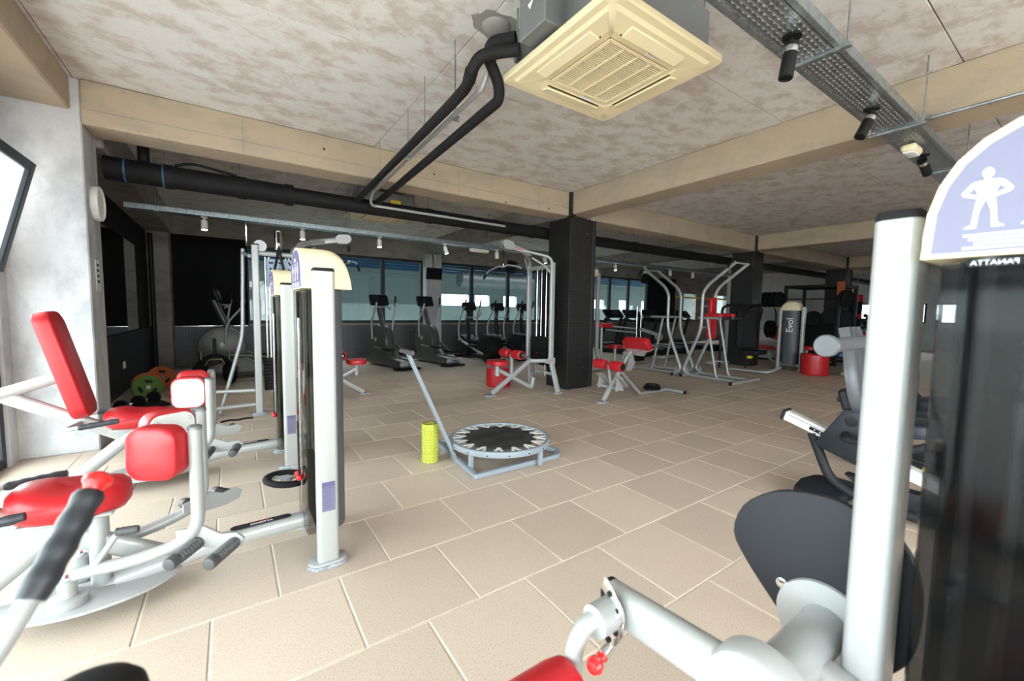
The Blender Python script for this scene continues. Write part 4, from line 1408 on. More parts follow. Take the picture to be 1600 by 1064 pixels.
pouf(3.80, 5.95, 0.215, 0.315, 'red cylindrical pouf under the lat pulldown seat')
pouf(10.50, 3.62, 0.26, 0.45, 'red cylindrical pouf beside the dark Evol tower')

# ---------------------------------------------------------------- hyperextension bench
HB = thing('hyperextension_bench', 'low hyperextension bench with red hip pad and two red ankle rollers', 'bench', (4.9, 4.12, 0))
YB = 4.12
mt = G().tube([(4.40, YB - 0.04, 0.02), (4.86, YB, 0.52)], 0.036, 16).build('main_tube', SILVER, HB)
G().tube([(4.80, YB, 0.455), (5.02, YB, 0.70)], 0.029, 14).build('slide_tube', SILVER, HB)
G().prism(stadium(0.2, 0.12), 0.02, Matrix.Translation((4.39, YB - 0.045, 0))).build('foot', FOOTRUB, mt)
G().tube([(4.80, YB, 0.42), (5.28, YB, 0.03), (5.36, YB, 0.03), (5.95, YB, 0.03)], 0.028, 14, 0.10).build('rear_tube', SILVER_DK, HB)
cb = G().rtube([(5.96, YB - 0.32, 0.035), (5.96, YB + 0.32, 0.035)], 0.05, 0.05).build('rear_crossbar', SILVER_DK, HB)
for s in (-1, 1):
    G().box((5.96, YB + s * 0.335, 0.035), (0.055, 0.03, 0.055), bev=0.008).build('end_cap', BLACK, cb)
a = Vector((0.50, 0, 0.866))
rpad(G(), 0.46, 0.20, 0.11, frame_m((5.10, YB, 0.76), (0, -1, 0), (-0.62, 0, 0.78)) @ Matrix.Translation((0, 0, -0.03)) @ Matrix.Rotation(PI, 4, 'Y'), 0.04).build('hip_pad', RED, HB, angle=60)
G().box((5.13, YB, 0.70), (0.14, 0.40, 0.02), rot=(0, -0.67, 0)).build('pad_plate', SILVER_DK, HB)
for s in (-1, 1):
    G().prism([(-0.10, 0), (0.02, -0.02), (0.10, 0.10), (0.05, 0.22), (-0.01, 0.24)], 0.01, frame_m((4.95, YB + s * 0.06 + 0.005, 0.44), (1, 0, 0), (0, 0, 1))).build('side_fin', SILVER_DK, HB)
    ro = G().lathe([(0.045, 0), (0.070, 0.012), (0.073, 0.03), (0.073, 0.19), (0.07, 0.205), (0.045, 0.215)], (4.54, YB + s * 0.05, 0.53), (0, s, 0), 20).build('ankle_roller', RED, HB)
    G().lathe([(0.05, 0), (0.05, 0.004), (0.02, 0.008)], (4.54, YB + s * 0.262, 0.53), (0, s, 0), 18).build('roller_cap', BLACK, ro)
    fp = G().prism(rrect(0.26, 0.15, 0.06, 5), 0.012, frame_m((4.62, YB + s * 0.17, 0.30), (0.72, 0, -0.69), (0, 1, 0))).build('foot_plate', SILVER_DK, HB)
    G().prism([(-0.10, 0.0), (0.10, 0.0), (0.03, -0.14), (0.0, -0.14)], 0.01, frame_m((4.60, YB + s * 0.17, 0.29), (0.72, 0, -0.69), (0.69, 0, 0.72))).build('plate_rib', SILVER, fp)
G().cyl((4.54, YB - 0.06, 0.53), (4.54, YB + 0.06, 0.53), 0.013).build('roller_axle', CHROME, HB)
G().tube([(4.54, YB, 0.53), (4.60, YB, 0.20)], 0.018).build('roller_stem', SILVER, HB)
G().cyl((4.58, YB - 0.24, 0.20), (4.58, YB + 0.24, 0.20), 0.022).build('foot_axle', SILVER, HB)
for s in (-1, 1):
    hd = G().tube([(5.06, YB + s * 0.12, 0.70), (5.16, YB + s * 0.28, 0.74), (5.30, YB + s * 0.30, 0.84)], 0.012, 8, 0.05).build('handle', CHROME, HB)
G().box((4.97, YB - 0.034, 0.645), (0.03, 0.006, 0.02)).build('pull_knob', REDP, HB)
for k, (x, y, z) in enumerate(((5.62, 4.16, 0.08), (5.62, 4.15, 0.125))):
    PLT = thing('weight_disc', 'black weight disc lying on the hyperextension bench foot' + (', upper of two' if k else ', lower of two'), 'weight plate', (x, y, z), 'black discs on the bench')
    G().torus((x, y, z), 0.115 - 0.02 * k, 0.026, seg=28, ps=10, ry=0.8).build('rim', BLACK, PLT)
    G().lathe([(0.03, -0.012), (0.095 - 0.02 * k, -0.012), (0.095 - 0.02 * k, 0.012), (0.03, 0.012)], (x, y, z), seg=28).build('web', BLACK, PLT)
    G().torus((x, y, z + 0.008), 0.04, 0.008, seg=18, ps=6).build('bore_ring', CHROME, PLT)

# ---------------------------------------------------------------- dip and pull-up towers
def dip_tower(full, label, loc, rotz):
    t = thing('dip_tower', label, 'gym machine', (0, 0, 0), 'dip and pull-up towers')
    for s in (-1, 1):
        x = s * 0.225
        up_ = G().tube([(x, -0.62, 2.26), (x, -0.10, 1.86), (x, 0.0, 1.70), (x, 0.0, 0.98), (x, 0.36, 0.14), (x, 0.24, 0.035), (x, -0.80, 0.035)], 0.031, 14, 0.20, 8).build('upright', SILVER_DK, t)
        ar = G().tube([(x, 0.06, 1.215), (x, -0.58, 1.215)], 0.024, 12).build('dip_arm', SILVER_DK, t)
        G().tube([(x, -0.42, 1.215), (x, -0.58, 1.215)], 0.03, 12).build('arm_grip', GRIP, ar)
        G().tube([(x, -0.12, 1.19), (x, -0.34, 0.10), (x, -0.40, 0.035), (x, -0.70, 0.035)], 0.022, 12, 0.10).build('front_leg', SILVER, t)
        if full:
            rpad(G(), 0.12, 0.34, 0.06, Matrix.Translation((x, -0.25, 1.24)), 0.03).build('elbow_pad', RED, ar, angle=60)
    eb = G().rtube([(-0.53, -0.80, 0.035), (0.53, -0.80, 0.035)], 0.055, 0.055).build('base_bar', SILVER_DK, t)
    for s in (-1, 1):
        G().box((s * 0.545, -0.80, 0.035), (0.03, 0.06, 0.06), bev=0.008).build('end_cap', BLACK, eb)
    rb = G().rtube([(-0.40, 0.28, 0.035), (0.40, 0.28, 0.035)], 0.055, 0.055).build('rear_bar', SILVER_DK, t)
    for s in (-1, 1):
        G().box((s * 0.415, 0.28, 0.035), (0.03, 0.06, 0.06), bev=0.008).build('end_cap', BLACK, rb)
        G().prism([(0, 0), (0.10, 0), (0.03, 0.17)], 0.008, frame_m((s * 0.225 + 0.004, 0.30, 0.05), (0, -1, 0), (0, 0, 1))).build('gusset', SILVER_DK, rb)
    pu = G().tube([(-0.30, -0.60, 2.255), (0.30, -0.60, 2.255)], 0.016, 10).build('pull_up_bar', SILVER_DK, t)
    for s in (-1, 1):
        G().tube([(s * 0.30, -0.60, 2.255), (s * 0.36, -0.60, 2.25), (s * 0.46, -0.60, 2.15)], 0.02, 10, 0.04).build('pull_up_grip', BLACK, pu)
    st = G().tube([(-0.225, -0.34, 0.33), (-0.225, -0.10, 0.33), (0.225, -0.10, 0.33), (0.225, -0.34, 0.33)], 0.018, 10, 0.08).build('step', SILVER_DK, t)
    if full:
        rpad(G(), 0.24, 0.46, 0.07, frame_m((0, -0.05, 1.02), (-1, 0, 0), (0, 0, 1)) @ Matrix.Rotation(PI, 4, 'Y'), 0.05).build('back_pad', RED, t, angle=60)
        rpad(G(), 0.20, 0.34, 0.07, frame_m((0, -0.05, 1.45), (-1, 0, 0), (0, 0, 1)) @ Matrix.Rotation(PI, 4, 'Y'), 0.05).build('head_pad', RED, t, angle=60)
        G().rtube([(-0.225, 0.0, 1.02), (0.225, 0.0, 1.02)], 0.05, 0.04).build('pad_bar', SILVER_DK, t)
        G().rtube([(-0.225, 0.0, 1.45), (0.225, 0.0, 1.45)], 0.05, 0.04).build('pad_bar', SILVER_DK, t)
    t.location = loc
    t.rotation_euler = (0, 0, rotz)
    return t


dip_tower(True, 'dip and pull-up tower with red back pads, standing in front', (7.975, 4.63, 0), 0)
dip_tower(False, 'dip and pull-up tower without pads, standing behind the padded one', (7.975, 5.40, 0), PI)

# ---------------------------------------------------------------- dark Evol weight tower seen from behind, with its bench frame
EV = thing('weight_machine', 'dark grey weight tower lettered Evol beside the red pouf', 'gym machine', (10.78, 4.22, 0))
tower(EV, 10.78, 4.22, flip=True, evol=True, detail=False, stack=8)
text('Evol', 0.20, WHITEP, EV, frame_m((10.648, 4.20, 1.06), (0, 0, 1), (0, 1, 0)), 'shroud_lettering', 0.001, 0.002)
text('PANATTA', 0.045, REDP, EV, frame_m((10.66, 4.22, 1.47), (0, -1, 0), (0.35, 0, 1)), 'cap_lettering', 0.002)
G().rtube([(10.9, 4.22, 0.13), (11.9, 4.22, 0.10)], 0.08, 0.07).build('floor_beam', SILVER, EV)
rpad(G(), 0.4, 0.4, 0.08, Matrix.Translation((11.7, 4.22, 0.45)), 0.08).build('seat', RED, EV, angle=60)
G().tube([(11.7, 4.22, 0.1), (11.7, 4.22, 0.46)], 0.04).build('seat_post', SILVER, EV)

# ---------------------------------------------------------------- tall cream-capped tower just behind the black column
TT = thing('pulley_tower', 'tall silver pulley tower with cream cap behind the black column downpipe', 'gym machine', (6.75, 6.5, 0))
G().rtube([(6.92, 6.35, 0.02), (6.75, 6.5, 0.42), (6.75, 6.5, 2.16)], 0.06, 0.10, 0.015, 0.06, upv=(1, 0, 0)).build('post', SILVER, TT)
G().box((6.52, 6.62, 1.10), (0.16, 0.40, 1.95), bev=0.05, seg=3).build('shroud', SHROUD, TT)
G().box((6.56, 6.62, 2.16), (0.26, 0.44, 0.18), bev=0.07, seg=4).build('top_cap', CREAM, TT)
G().box((6.6, 6.6, 0.06), (0.5, 0.6, 0.08), bev=0.02).build('base', SILVER_DK, TT)
rpad(G(), 0.3, 0.3, 0.07, Matrix.Translation((7.25, 6.4, 0.48)), 0.07).build('seat', RED, TT, angle=60)
G().tube([(7.25, 6.4, 0.02), (7.25, 6.4, 0.48)], 0.03).build('seat_post', SILVER, TT)
G().rtube([(6.6, 6.5, 0.09), (7.3, 6.4, 0.07)], 0.06, 0.06).build('seat_beam', SILVER, TT)

# ---------------------------------------------------------------- recumbent bikes (heading -y)
def bike():
    t = thing('recumbent_bike', 'grey recumbent exercise bike with ribbed seat back behind the right post', 'exercise bike', (0, 0, 0), 'recumbent bikes')
    # local origin under the seat; rear at +y
    g = G()
    out = [(0.26, -0.10), (0.26, 0.04), (0.18, 0.14), (0.0, 0.17), (-0.18, 0.14), (-0.26, 0.04), (-0.26, -0.10), (-0.1, -0.14), (0.1, -0.14)]
    G().prism(out, 0.075, Matrix.Translation((0, 0.12, 0)), 0.02).build('rear_foot', BIKED, t)
    G().prism(out, 0.075, Matrix.Translation((0, -1.25, 0)), 0.02).build('front_foot', BIKED, t)
    ra = G().rtube([(0, 0.40, 0.535), (0, -0.80, 0.16)], 0.10, 0.075, 0.01).build('rail', WHITE, t)
    G().box((0, 0.41, 0.538), (0.11, 0.03, 0.085), rot=(0.30, 0, 0), bev=0.008).build('rail_cap', BIKED, ra)
    G().box((-0.0515, 0.17, 0.461), (0.003, 0.13, 0.024), rot=(0.30, 0, 0)).build('rail_slot', BLACK, ra)
    for k in range(3):
        G().cyl((-0.054, 0.13 + 0.035 * k, 0.449 + 0.011 * k), (-0.052, 0.13 + 0.035 * k, 0.449 + 0.011 * k), 0.005, 8).build('rail_hole', WHITE, ra)
    G().box((-0.0515, 0.05, 0.4455), (0.004, 0.68, 0.010), rot=(0.303, 0, 0)).build('rail_groove', SILVER_DK, ra)
    fr = G().tube([(-0.03, 0.22, 0.44), (-0.03, 0.10, 0.14), (-0.03, -0.05, 0.07), (-0.03, -0.40, 0.045), (-0.03, -1.2, 0.045)], 0.032, 14, 0.15, 8).build('lower_frame', DARK, t)
    G().prism([(0.02, 0.15), (-0.72, 0.14), (-0.72, 0.03), (-0.30, 0.03), (-0.12, 0.05)], 0.10, frame_m((0.02, 0, 0.05), (0, 1, 0), (0, 0, 1)) @ Matrix.Translation((0, 0, -0.05)), 0.01).build('side_cover', DARK, t)
    # seat carriage
    ca = G().prism([(0.18, 0.40), (0.02, 0.67), (-0.08, 0.67), (-0.22, 0.50), (-0.30, 0.34), (-0.05, 0.30), (0.14, 0.36)], 0.20, frame_m((-0.10, 0, 0), (0, 1, 0), (0, 0, 1)), 0.015).build('seat_carriage', BIKED, t)
    G().lathe([(0.035, 0), (0.035, 0.004), (0.03, 0.006)], (-0.101, -0.02, 0.59), (-1, 0, 0), 20).build('carriage_boss', DARK, ca)
    # ribbed back
    a, b = Vector((0, -0.04, 0.66)), Vector((0, 0.07, 1.22))
    ez = (b - a).normalized()
    ey = Vector((0, -ez.z, ez.y))
    nb = 10
    vs, fs = [], []
    wd = [0.12, 0.175, 0.205, 0.215, 0.22, 0.21, 0.18, 0.15, 0.145, 0.13]
    nx = 13
    for i in range(nb):
        c = a.lerp(b, i / (nb - 1)) + ey * (0.02 * math.sin(PI * i / (nb - 1)))
        for k in range(nx):
            u = -1 + 2 * k / (nx - 1)
            rib = 0.010 * math.cos(u * PI * 2.5)
            vs.append(c + Vector((1, 0, 0)) * (u * wd[i]) + ey * (0.035 - 0.03 * u * u * 0.2 + rib - 0.05 * abs(u) ** 6 + 0.03 * u * u))
        for k in range(nx):
            u = 1 - 2 * k / (nx - 1)
            vs.append(c + Vector((1, 0, 0)) * (u * wd[i]) - ey * (0.03 - 0.02 * u * u))
    w2 = 2 * nx
    for i in range(nb - 1):
        for k in range(w2):
            fs.append([i * w2 + k, i * w2 + (k + 1) % w2, (i + 1) * w2 + (k + 1) % w2, (i + 1) * w2 + k])
    fs.append(list(range(w2)))
    fs.append([(nb - 1) * w2 + k for k in range(w2)])
    G().add(vs, fs).build('seat_back', BIKEG, t, angle=50)
    G().box((0, 0.03, 0.72), (0.14, 0.07, 0.16), rot=(-0.28, 0, 0), bev=0.02).build('back_bracket', BIKED, t)
    rpad(G(), 0.36, 0.34, 0.08, frame_m((0, -0.26, 0.56), (1, 0, 0), (0, 1, -0.12)), 0.10).build('seat', BIKED, t, angle=60)
    for s in (-1, 1):
        hd = G().tube([(s * 0.11, 0.0, 0.50), (s * 0.25, -0.02, 0.50), (s * 0.27, -0.30, 0.50), (s * 0.27, -0.42, 0.56)], 0.022, 12, 0.06).build('side_handle', DARK, t)
    G().box((-0.11, -0.22, 0.375), (0.02, 0.13, 0.022), rot=(0.05, 0, 0), bev=0.006).build('adjust_lever', YELLOW, t)
    # front housing, mast, console, handlebar
    G().prism([(0.30 * math.cos(2 * PI * k / 24), 0.30 * math.sin(2 * PI * k / 24)) for k in range(24)], 0.16, frame_m((-0.08, -1.05, 0.40), (0, 1, 0), (0, 0, 1)), 0.03).build('drive_housing', BIKED, t)
    ms = G().tube([(0, -1.1, 0.6), (0, -1.15, 1.1), (0, -1.05, 1.25)], 0.04, 12, 0.1).build('mast', DARK, t)
    G().box((0, -1.02, 1.30), (0.40, 0.06, 0.28), rot=(-0.4, 0, 0), bev=0.02).build('console', BIKED, ms)
    G().tube([(-0.25, -0.62, 0.98), (-0.25, -0.85, 1.02), (0, -1.08, 1.02), (0.25, -0.85, 1.02), (0.25, -0.62, 0.98)], 0.018, 10, 0.1).build('handlebar', DARK, ms)
    for s in (-1, 1):
        cr = G().box((s * 0.10, -1.05 + s * 0.08, 0.40 + s * 0.06), (0.02, 0.18, 0.035), rot=(0.6, 0, 0), bev=0.005).build('crank', SILVER_DK, t)
        G().box((s * 0.16, -1.05 + s * 0.16, 0.40 + s * 0.12), (0.10, 0.08, 0.03), bev=0.008).build('pedal', BLACK, cr)
    return t


BK = bike()
dup(BK, (4.72, 0.98, 0), 0, 'second recumbent exercise bike farther back, mostly hidden by the first')
BK.location = (3.53, 0.97, 0)

# ---------------------------------------------------------------- machine with a thick grey bar between the bikes and the right tower
HS = thing('calf_machine', 'thick grey machine bar with round flat end left of the right post', 'gym machine', (2.0, 0.47, 0))
br = G().lathe([(0.0, 0.0), (0.030, 0.0), (0.033, 0.004), (0.033, 0.012), (0.026, 0.02), (0.022, 0.024), (0.022, 0.55)], (1.43, 0.468, 1.215), (1, 0, 0.0), 24).build('bar', BIKEG, HS)
G().tube([(1.97, 0.468, 1.21), (1.97, 0.468, 0.02)], 0.03, 14).build('upright', DARK, HS)
G().prism(stadium(0.3, 0.16), 0.02, Matrix.Translation((1.97, 0.468, 0))).build('foot', FOOTRUB, HS)

# ================================================================ CEILING SERVICES
def ac_unit(label, loc):
    t = thing('ceiling_air_conditioner', label, 'air conditioner', (0, 0, 0), 'ceiling air conditioners')
    # local origin at panel centre, underside at z = 0
    W_ = 0.96
    pr_ = [(0, 0.0, 0.50), (0, -0.012, 0.47), (0.012, -0.022, 0.40)]
    g = G()
    o = rrect(W_, W_, 0.04, 4)
    k = len(o)
    rings = [(0.035, 1.0), (0.008, 1.0), (0.0, 0.985), (0.0, 0.90), (-0.012, 0.86), (-0.012, 0.62), (-0.006, 0.60), (-0.006, 0.2)]
    vs, fs = [], []
    for z, s in rings:
        vs += [(x * s, y * s, z) for x, y in o]
    for i in range(len(rings) - 1):
        for q in range(k):
            fs.append([i * k + q, i * k + (q + 1) % k, (i + 1) * k + (q + 1) % k, (i + 1) * k + q])
    fs.append(list(range(k)))
    fs.append([(len(rings) - 1) * k + q for q in range(k)])
    pan = g.add(vs, fs).build('fascia_panel', ACCREAM, t, angle=25)
    for a in range(4):
        m = Matrix.Rotation(a * PI / 2, 4, 'Z')
        lo = G().box((0, 0.345, -0.018), (0.46, 0.075, 0.012), rot=(0.18, 0, 0), bev=0.004).xf(m).build('louvre', ACCREAM, pan)
        G().box((0, 0.303, -0.0135), (0.46, 0.007, 0.004)).xf(m).build('louvre_gap', BLACK, lo, smooth=False)
    # return air grille
    G().box((0, 0, -0.006), (0.50, 0.50, 0.008)).build('grille_void', DARK, pan, smooth=False)
    g = G()
    for i in range(34):
        g.box((0, -0.235 + 0.47 * i / 33, -0.0125), (0.47, 0.0060, 0.006))
    g.build('grille_slats', ACCREAM, pan, smooth=False, kind='stuff')
    for i in range(5):
        G().box((-0.24 + 0.12 * i, 0, -0.014), (0.010 if 0 < i < 4 else 0.02, 0.49, 0.008)).build('grille_bar', ACCREAM, pan, smooth=False)
    for s in (-1, 1):
        G().box((0, s * 0.242, -0.014), (0.49, 0.018, 0.008)).build('grille_edge', ACCREAM, pan, smooth=False)
    G().box((0.09, 0.278, -0.014), (0.10, 0.02, 0.004)).build('badge', WHITE, pan, smooth=False)
    G().box((0.05, -0.278, -0.014), (0.07, 0.018, 0.004)).build('badge', WHITE, pan, smooth=False)
    G().box((0, 0, 0.17), (0.83, 0.83, 0.27), bev=0.01).build('metal_body', GREYM, t, smooth=False)
    for sx in (-1, 1):
        for sy in (-1, 1):
            r_ = G().cyl((sx * 0.44, sy * 0.36, 0.1), (sx * 0.44, sy * 0.36, 0.42), 0.005, 8).build('hanger_rod', GALV, t)
            G().box((sx * 0.435, sy * 0.36, 0.12), (0.04, 0.03, 0.07), bev=0.003).build('hanger_bracket', GALV, r_, smooth=False)
    return t


AC = ac_unit('large cream ceiling cassette air conditioner in the foreground', (0, 0, 0))
ac2 = dup(AC, (2.08, 6.93, 2.81), 0, 'small distant cream cassette air conditioner above the far cable tray')
G().box((2.20, 6.512, 2.96), (0.16, 0.004, 0.10)).build('warning_sticker', YELLOW, ac2, smooth=False)
AC.location = (1.985, 1.885, 2.79)
ctl = G().box((1.50, 1.93, 2.97), (0.16, 0.24, 0.24), bev=0.006).build('control_box', GREYM, AC, smooth=False)
G().prism([(-0.025, 0.02), (0.03, 0.0), (-0.025, -0.02)][::-1], 0.001, frame_m((1.418, 1.93, 3.0), (0, -1, 0.6), (0, 0.6, 1))).build('arrow_mark', WHITEP, ctl, smooth=False)

# black lagged refrigerant pipes from the unit to the main duct run
RP = thing('lagged_pipe', 'black lagged pipe with double bend running from the near air conditioner', 'pipe', (1.33, 4.0, 2.72))
G().tube([(1.47, 2.11, 2.86), (1.38, 2.20, 2.86), (1.285, 2.26, 2.83), (1.265, 2.32, 2.78), (1.295, 2.44, 2.735), (1.30, 2.72, 2.72), (1.40, 5.62, 2.71)], 0.036, 14, 0.07, 6).build('lagging', BLACK, RP)
G().tube([(1.268, 2.335, 2.775), (1.285, 2.40, 2.75)], 0.041, 14).build('joint_wrap', BLACK, RP)
RP2 = thing('lagged_pipe', 'straight black lagged pipe beside the grey conduit, right of the bent one', 'pipe', (1.6, 4.0, 2.72))
G().tube([(1.47, 2.15, 2.945), (1.37, 2.27, 2.945), (1.39, 2.345, 2.90), (1.50, 2.385, 2.79), (1.545, 2.45, 2.725), (1.64, 5.62, 2.70)], 0.037, 14, 0.05, 6).build('lagging', BLACK, RP2)
CD = thing('drain_conduit', 'thin grey plastic conduit between the two black lagged pipes', 'conduit', (1.45, 4.0, 2.76))
G().tube([(1.46, 2.28, 2.97), (1.43, 2.40, 2.87), (1.415, 2.47, 2.765), (1.49, 5.25, 2.735), (1.50, 5.40, 2.66), (1.54, 5.47, 2.625), (3.6, 5.50, 2.625)], 0.018, 10, 0.04).build('conduit', SILVER_DK, CD)
for y in (2.9, 3.9, 4.8):
    G().cyl((1.44, y, 2.72), (1.44, y, CEIL), 0.004, 6).build('hanger_rod', GALV, CD)
    G().box((1.44, y, 2.745), (0.06, 0.012, 0.05), bev=0.003).build('pipe_clip', GALV, CD, smooth=False)
for x, y in ((1.36, 2.75), (1.36, 3.3)):
    G().cyl((x, y, 2.74), (x, y, CEIL), 0.004, 6).build('hanger_rod', GALV, RP)

MP = thing('main_pipe', 'thick black insulated main pipe running behind the front beam', 'pipe', (4.0, 5.78, 2.67))
g = G().tube([(-1.0, 5.78, 2.67), (0.6, 5.78, 2.67)], 0.115, 20).build('lagging_length', BLACK, MP)
G().tube([(0.5, 5.78, 2.67), (21.8, 5.78, 2.67)], 0.098, 20).build('lagging_length', BLACK, MP)
for x in (-0.55, 0.1, 0.58, 2.4, 4.3, 7.0, 9.0):
    G().cyl((x, 5.78, 2.67), (x + 0.09, 5.78, 2.67), 0.124 if x < 0.6 else 0.107, 20).build('joint_sleeve', BLACK, MP)
    G().cyl((x + 0.03, 5.78, 2.72), (x + 0.03, 5.78, CEIL), 0.004, 6).build('hanger_rod', GALV, MP)
for x in (-0.85, -0.55):
    G().cyl((x, 5.78, 2.67), (x + 0.015, 5.78, 2.67), 0.1255, 20).build('blue_tape', BLUEP, MP)
G().tube([(-0.7, 5.78, 2.78), (-0.7, 5.78, 3.0), (-0.7, 6.1, 3.1)], 0.05, 12, 0.08).build('branch_pipe', BLACK, MP)
G().tube([(-0.45, 5.75, 2.79), (-0.3, 5.74, 2.84), (0.1, 5.75, 2.79)], 0.015, 8, 0.1).build('loose_cable', BLACK, MP)


def tray(label, xa, xb, y, z, wdt, perforated, hang):
    t = thing('cable_tray', label, 'cable tray', ((xa + xb) / 2, y, z))
    g = G()
    fl = 0.003
    if perforated:
        n = int((xb - xa) / 0.05)
        cols = 7
        m_ = 0.03
        pit = (wdt - 2 * m_) / cols
        # solid strips between rows of slots plus bridges: real holes
        g.box(((xa + xb) / 2, y - wdt / 2 + m_ / 2, z), (xb - xa, m_, fl))
        g.box(((xa + xb) / 2, y + wdt / 2 - m_ / 2, z), (xb - xa, m_, fl))
        for c in range(cols):
            yc = y - wdt / 2 + m_ + pit * (c + 0.5)
            g.box(((xa + xb) / 2, yc - pit / 2 + pit * 0.15, z), (xb - xa, pit * 0.62, fl))
            for i in range(n):
                g.box((xa + 0.05 * i + 0.012 + (0.012 if c % 2 else 0), yc + pit * 0.27, z), (0.030, pit * 0.42, fl))
    else:
        g.box(((xa + xb) / 2, y, z), (xb - xa, wdt, fl))
    g.build('tray_floor', GALV, t, smooth=False, kind='stuff' if perforated else None)
    for s in (-1, 1):
        sd = G().box(((xa + xb) / 2, y + s * wdt / 2, z + 0.03), (xb - xa, fl, 0.06)).build('side_flange', GALV, t, smooth=False)
        G().box(((xa + xb) / 2, y + s * (wdt / 2 - 0.006), z + 0.06), (xb - xa, 0.014, 0.003)).build('flange_lip', GALV, sd, smooth=False)
    for x in hang:
        b = G().box((x, y, z - 0.012), (0.035, wdt + 0.10, 0.02), bev=0.003).build('support_bar', GALV, t, smooth=False)
        for s in (-1, 1):
            G().cyl((x, y + s * (wdt / 2 + 0.03), z - 0.02), (x, y + s * (wdt / 2 + 0.03), CEIL), 0.005, 8).build('hanger_rod', GALV, b)
    return t


tray('perforated steel cable tray with black spotlights near the air conditioner', 1.0, 7.5, 1.035, 2.735, 0.235, True, (1.2, 2.72, 4.25, 5.8))
tray('long plain steel cable tray crossing the dark rear bay', -1.06, 13.4, 7.1, 2.52, 0.18, False, (-0.75, 1.6, 4.2, 7.0, 9.8, 12.3))
TC = thing('conduit', 'thin steel conduit under the right hand concrete beam', 'conduit', (4.5, 0, 2.8))
G().tube([(4.50, -3.0, 2.835), (4.50, 1.3, 2.835)], 0.012, 8).build('conduit_tube', GALV, TC)
for y in (-1.2, 0.0, 0.9):
    G().box((4.50, y, 2.838), (0.04, 0.02, 0.03), bev=0.003).build('conduit_clip', GALV, TC, smooth=False)


def black_spot(loc, dirv, label):
    t = thing('spotlight', label, 'spotlight', loc, 'black spotlights on the near cable tray')
    L = Vector(loc)
    d = Vector(dirv).normalized()
    G().lathe([(0.045, 0.0), (0.045, -0.012), (0.02, -0.016)], L, seg=18).build('mount', BLKMETAL, t)
    G().cyl(L + Vector((0, 0, -0.01)), L + Vector((0, 0, -0.06)), 0.009, 8).build('stem', BLKMETAL, t)
    p = L + Vector((0, 0, -0.055))
    bd_ = G().lathe([(0.034, -0.015), (0.034, 0.16), (0.030, 0.162), (0.028, 0.150), (0.001, 0.148)], p, d, 20).build('body', BLKMETAL, t)
    G().lathe([(0.0345, 0.005), (0.035, 0.008), (0.035, 0.032), (0.0345, 0.035)], p, d, 20).build('silver_ring', CHROME, bd_)
    return t


black_spot((2.42, 1.03, 2.732), (-0.15, 0.05, -1), 'black spotlight with silver ring, nearest on the perforated tray')
black_spot((3.69, 1.04, 2.732), (-0.45, 0.25, -1), 'black spotlight with silver ring, second along the perforated tray')
black_spot((5.10, 1.05, 2.732), (0.9, -0.1, -0.6), 'black spotlight tilted sideways beside the white emergency lamp')
EL = thing('emergency_lamp', 'small white emergency lamp under the perforated cable tray', 'lamp', (4.75, 1.05, 2.73))
G().box((4.75, 1.05, 2.695), (0.22, 0.10, 0.06), bev=0.022, seg=3).build('lamp_body', CREAM, EL)
G().box((4.75, 1.05, 2.662), (0.18, 0.075, 0.02), bev=0.009, seg=2).build('diffuser', WHITE, EL)


def white_spot(x, tilt, label, lit=True):
    loc = Vector((x, 7.1, 2.515))
    t = thing('spotlight', label, 'spotlight', loc, 'white spotlights under the long tray')
    G().lathe([(0.045, 0.0), (0.045, -0.012), (0.012, -0.016), (0.012, -0.055)], loc, seg=16).build('mount', WHITE, t)
    d = Vector((tilt, -0.1, -1)).normalized()
    p = loc + Vector((0, 0, -0.045))
    b = G().lathe([(0.036, 0.0), (0.04, 0.004), (0.04, 0.125), (0.036, 0.128)], p, d, 18).build('body', WHITE, t)
    G().lathe([(0.034, 0.129), (0.030, 0.133), (0.002, 0.134)], p, d, 16).build('lens', LAMPON if lit else CREAM, b)
    if lit:
        l = bpy.data.lights.new('spot_glow', 'SPOT')
        l.energy = 22
        l.color = (1.0, 0.86, 0.66)
        l.spot_size = R(75)
        l.spot_blend = 0.6
        l.shadow_soft_size = 0.03
        o = bpy.data.objects.new('spot_glow', l)
        o.matrix_world = d.to_track_quat('-Z', 'Y').to_matrix().to_4x4()
        o.location = p + d * 0.14 - loc
        COL.objects.link(o)
        o.parent = t
    return t


ORD = ('leftmost white spotlight on the long tray, over the black wall panel', 'white spotlight above the left cable station',
       'white spotlight below the distant air conditioner', 'tilted white spotlight beside the far grey column',
       'white spotlight left of the right lat pulldown arm', 'white spotlight just left of the nearest black column',
       'white spotlight above the first treadmill', 'white spotlight right of the pull-up tower bars', 'white spotlight between the two dip towers',
       'rightmost white spotlight on the long tray')
for (x, tl, lit), lb in zip(((-0.265, 0, True), (0.94, 0, True), (2.11, 0, True), (3.32, 0.25, True), (4.46, 0, False), (5.68, 0.3, True), (7.95, 0, True), (9.1, 0, False), (10.2, 0, False), (11.3, 0, False)), ORD):
    white_spot(x, tl, lb, lit)
EM2 = thing('strip_lamp', 'white strip lamp on the long tray beside the right lat arm', 'lamp', (4.22, 7.1, 2.5))
G().box((4.05, 7.1, 2.468), (0.42, 0.07, 0.055), bev=0.015, seg=2).build('lamp_body', WHITE, EM2)
G().box((4.05, 7.1, 2.436), (0.36, 0.05, 0.012), bev=0.004).build('diffuser', CREAM, EM2)

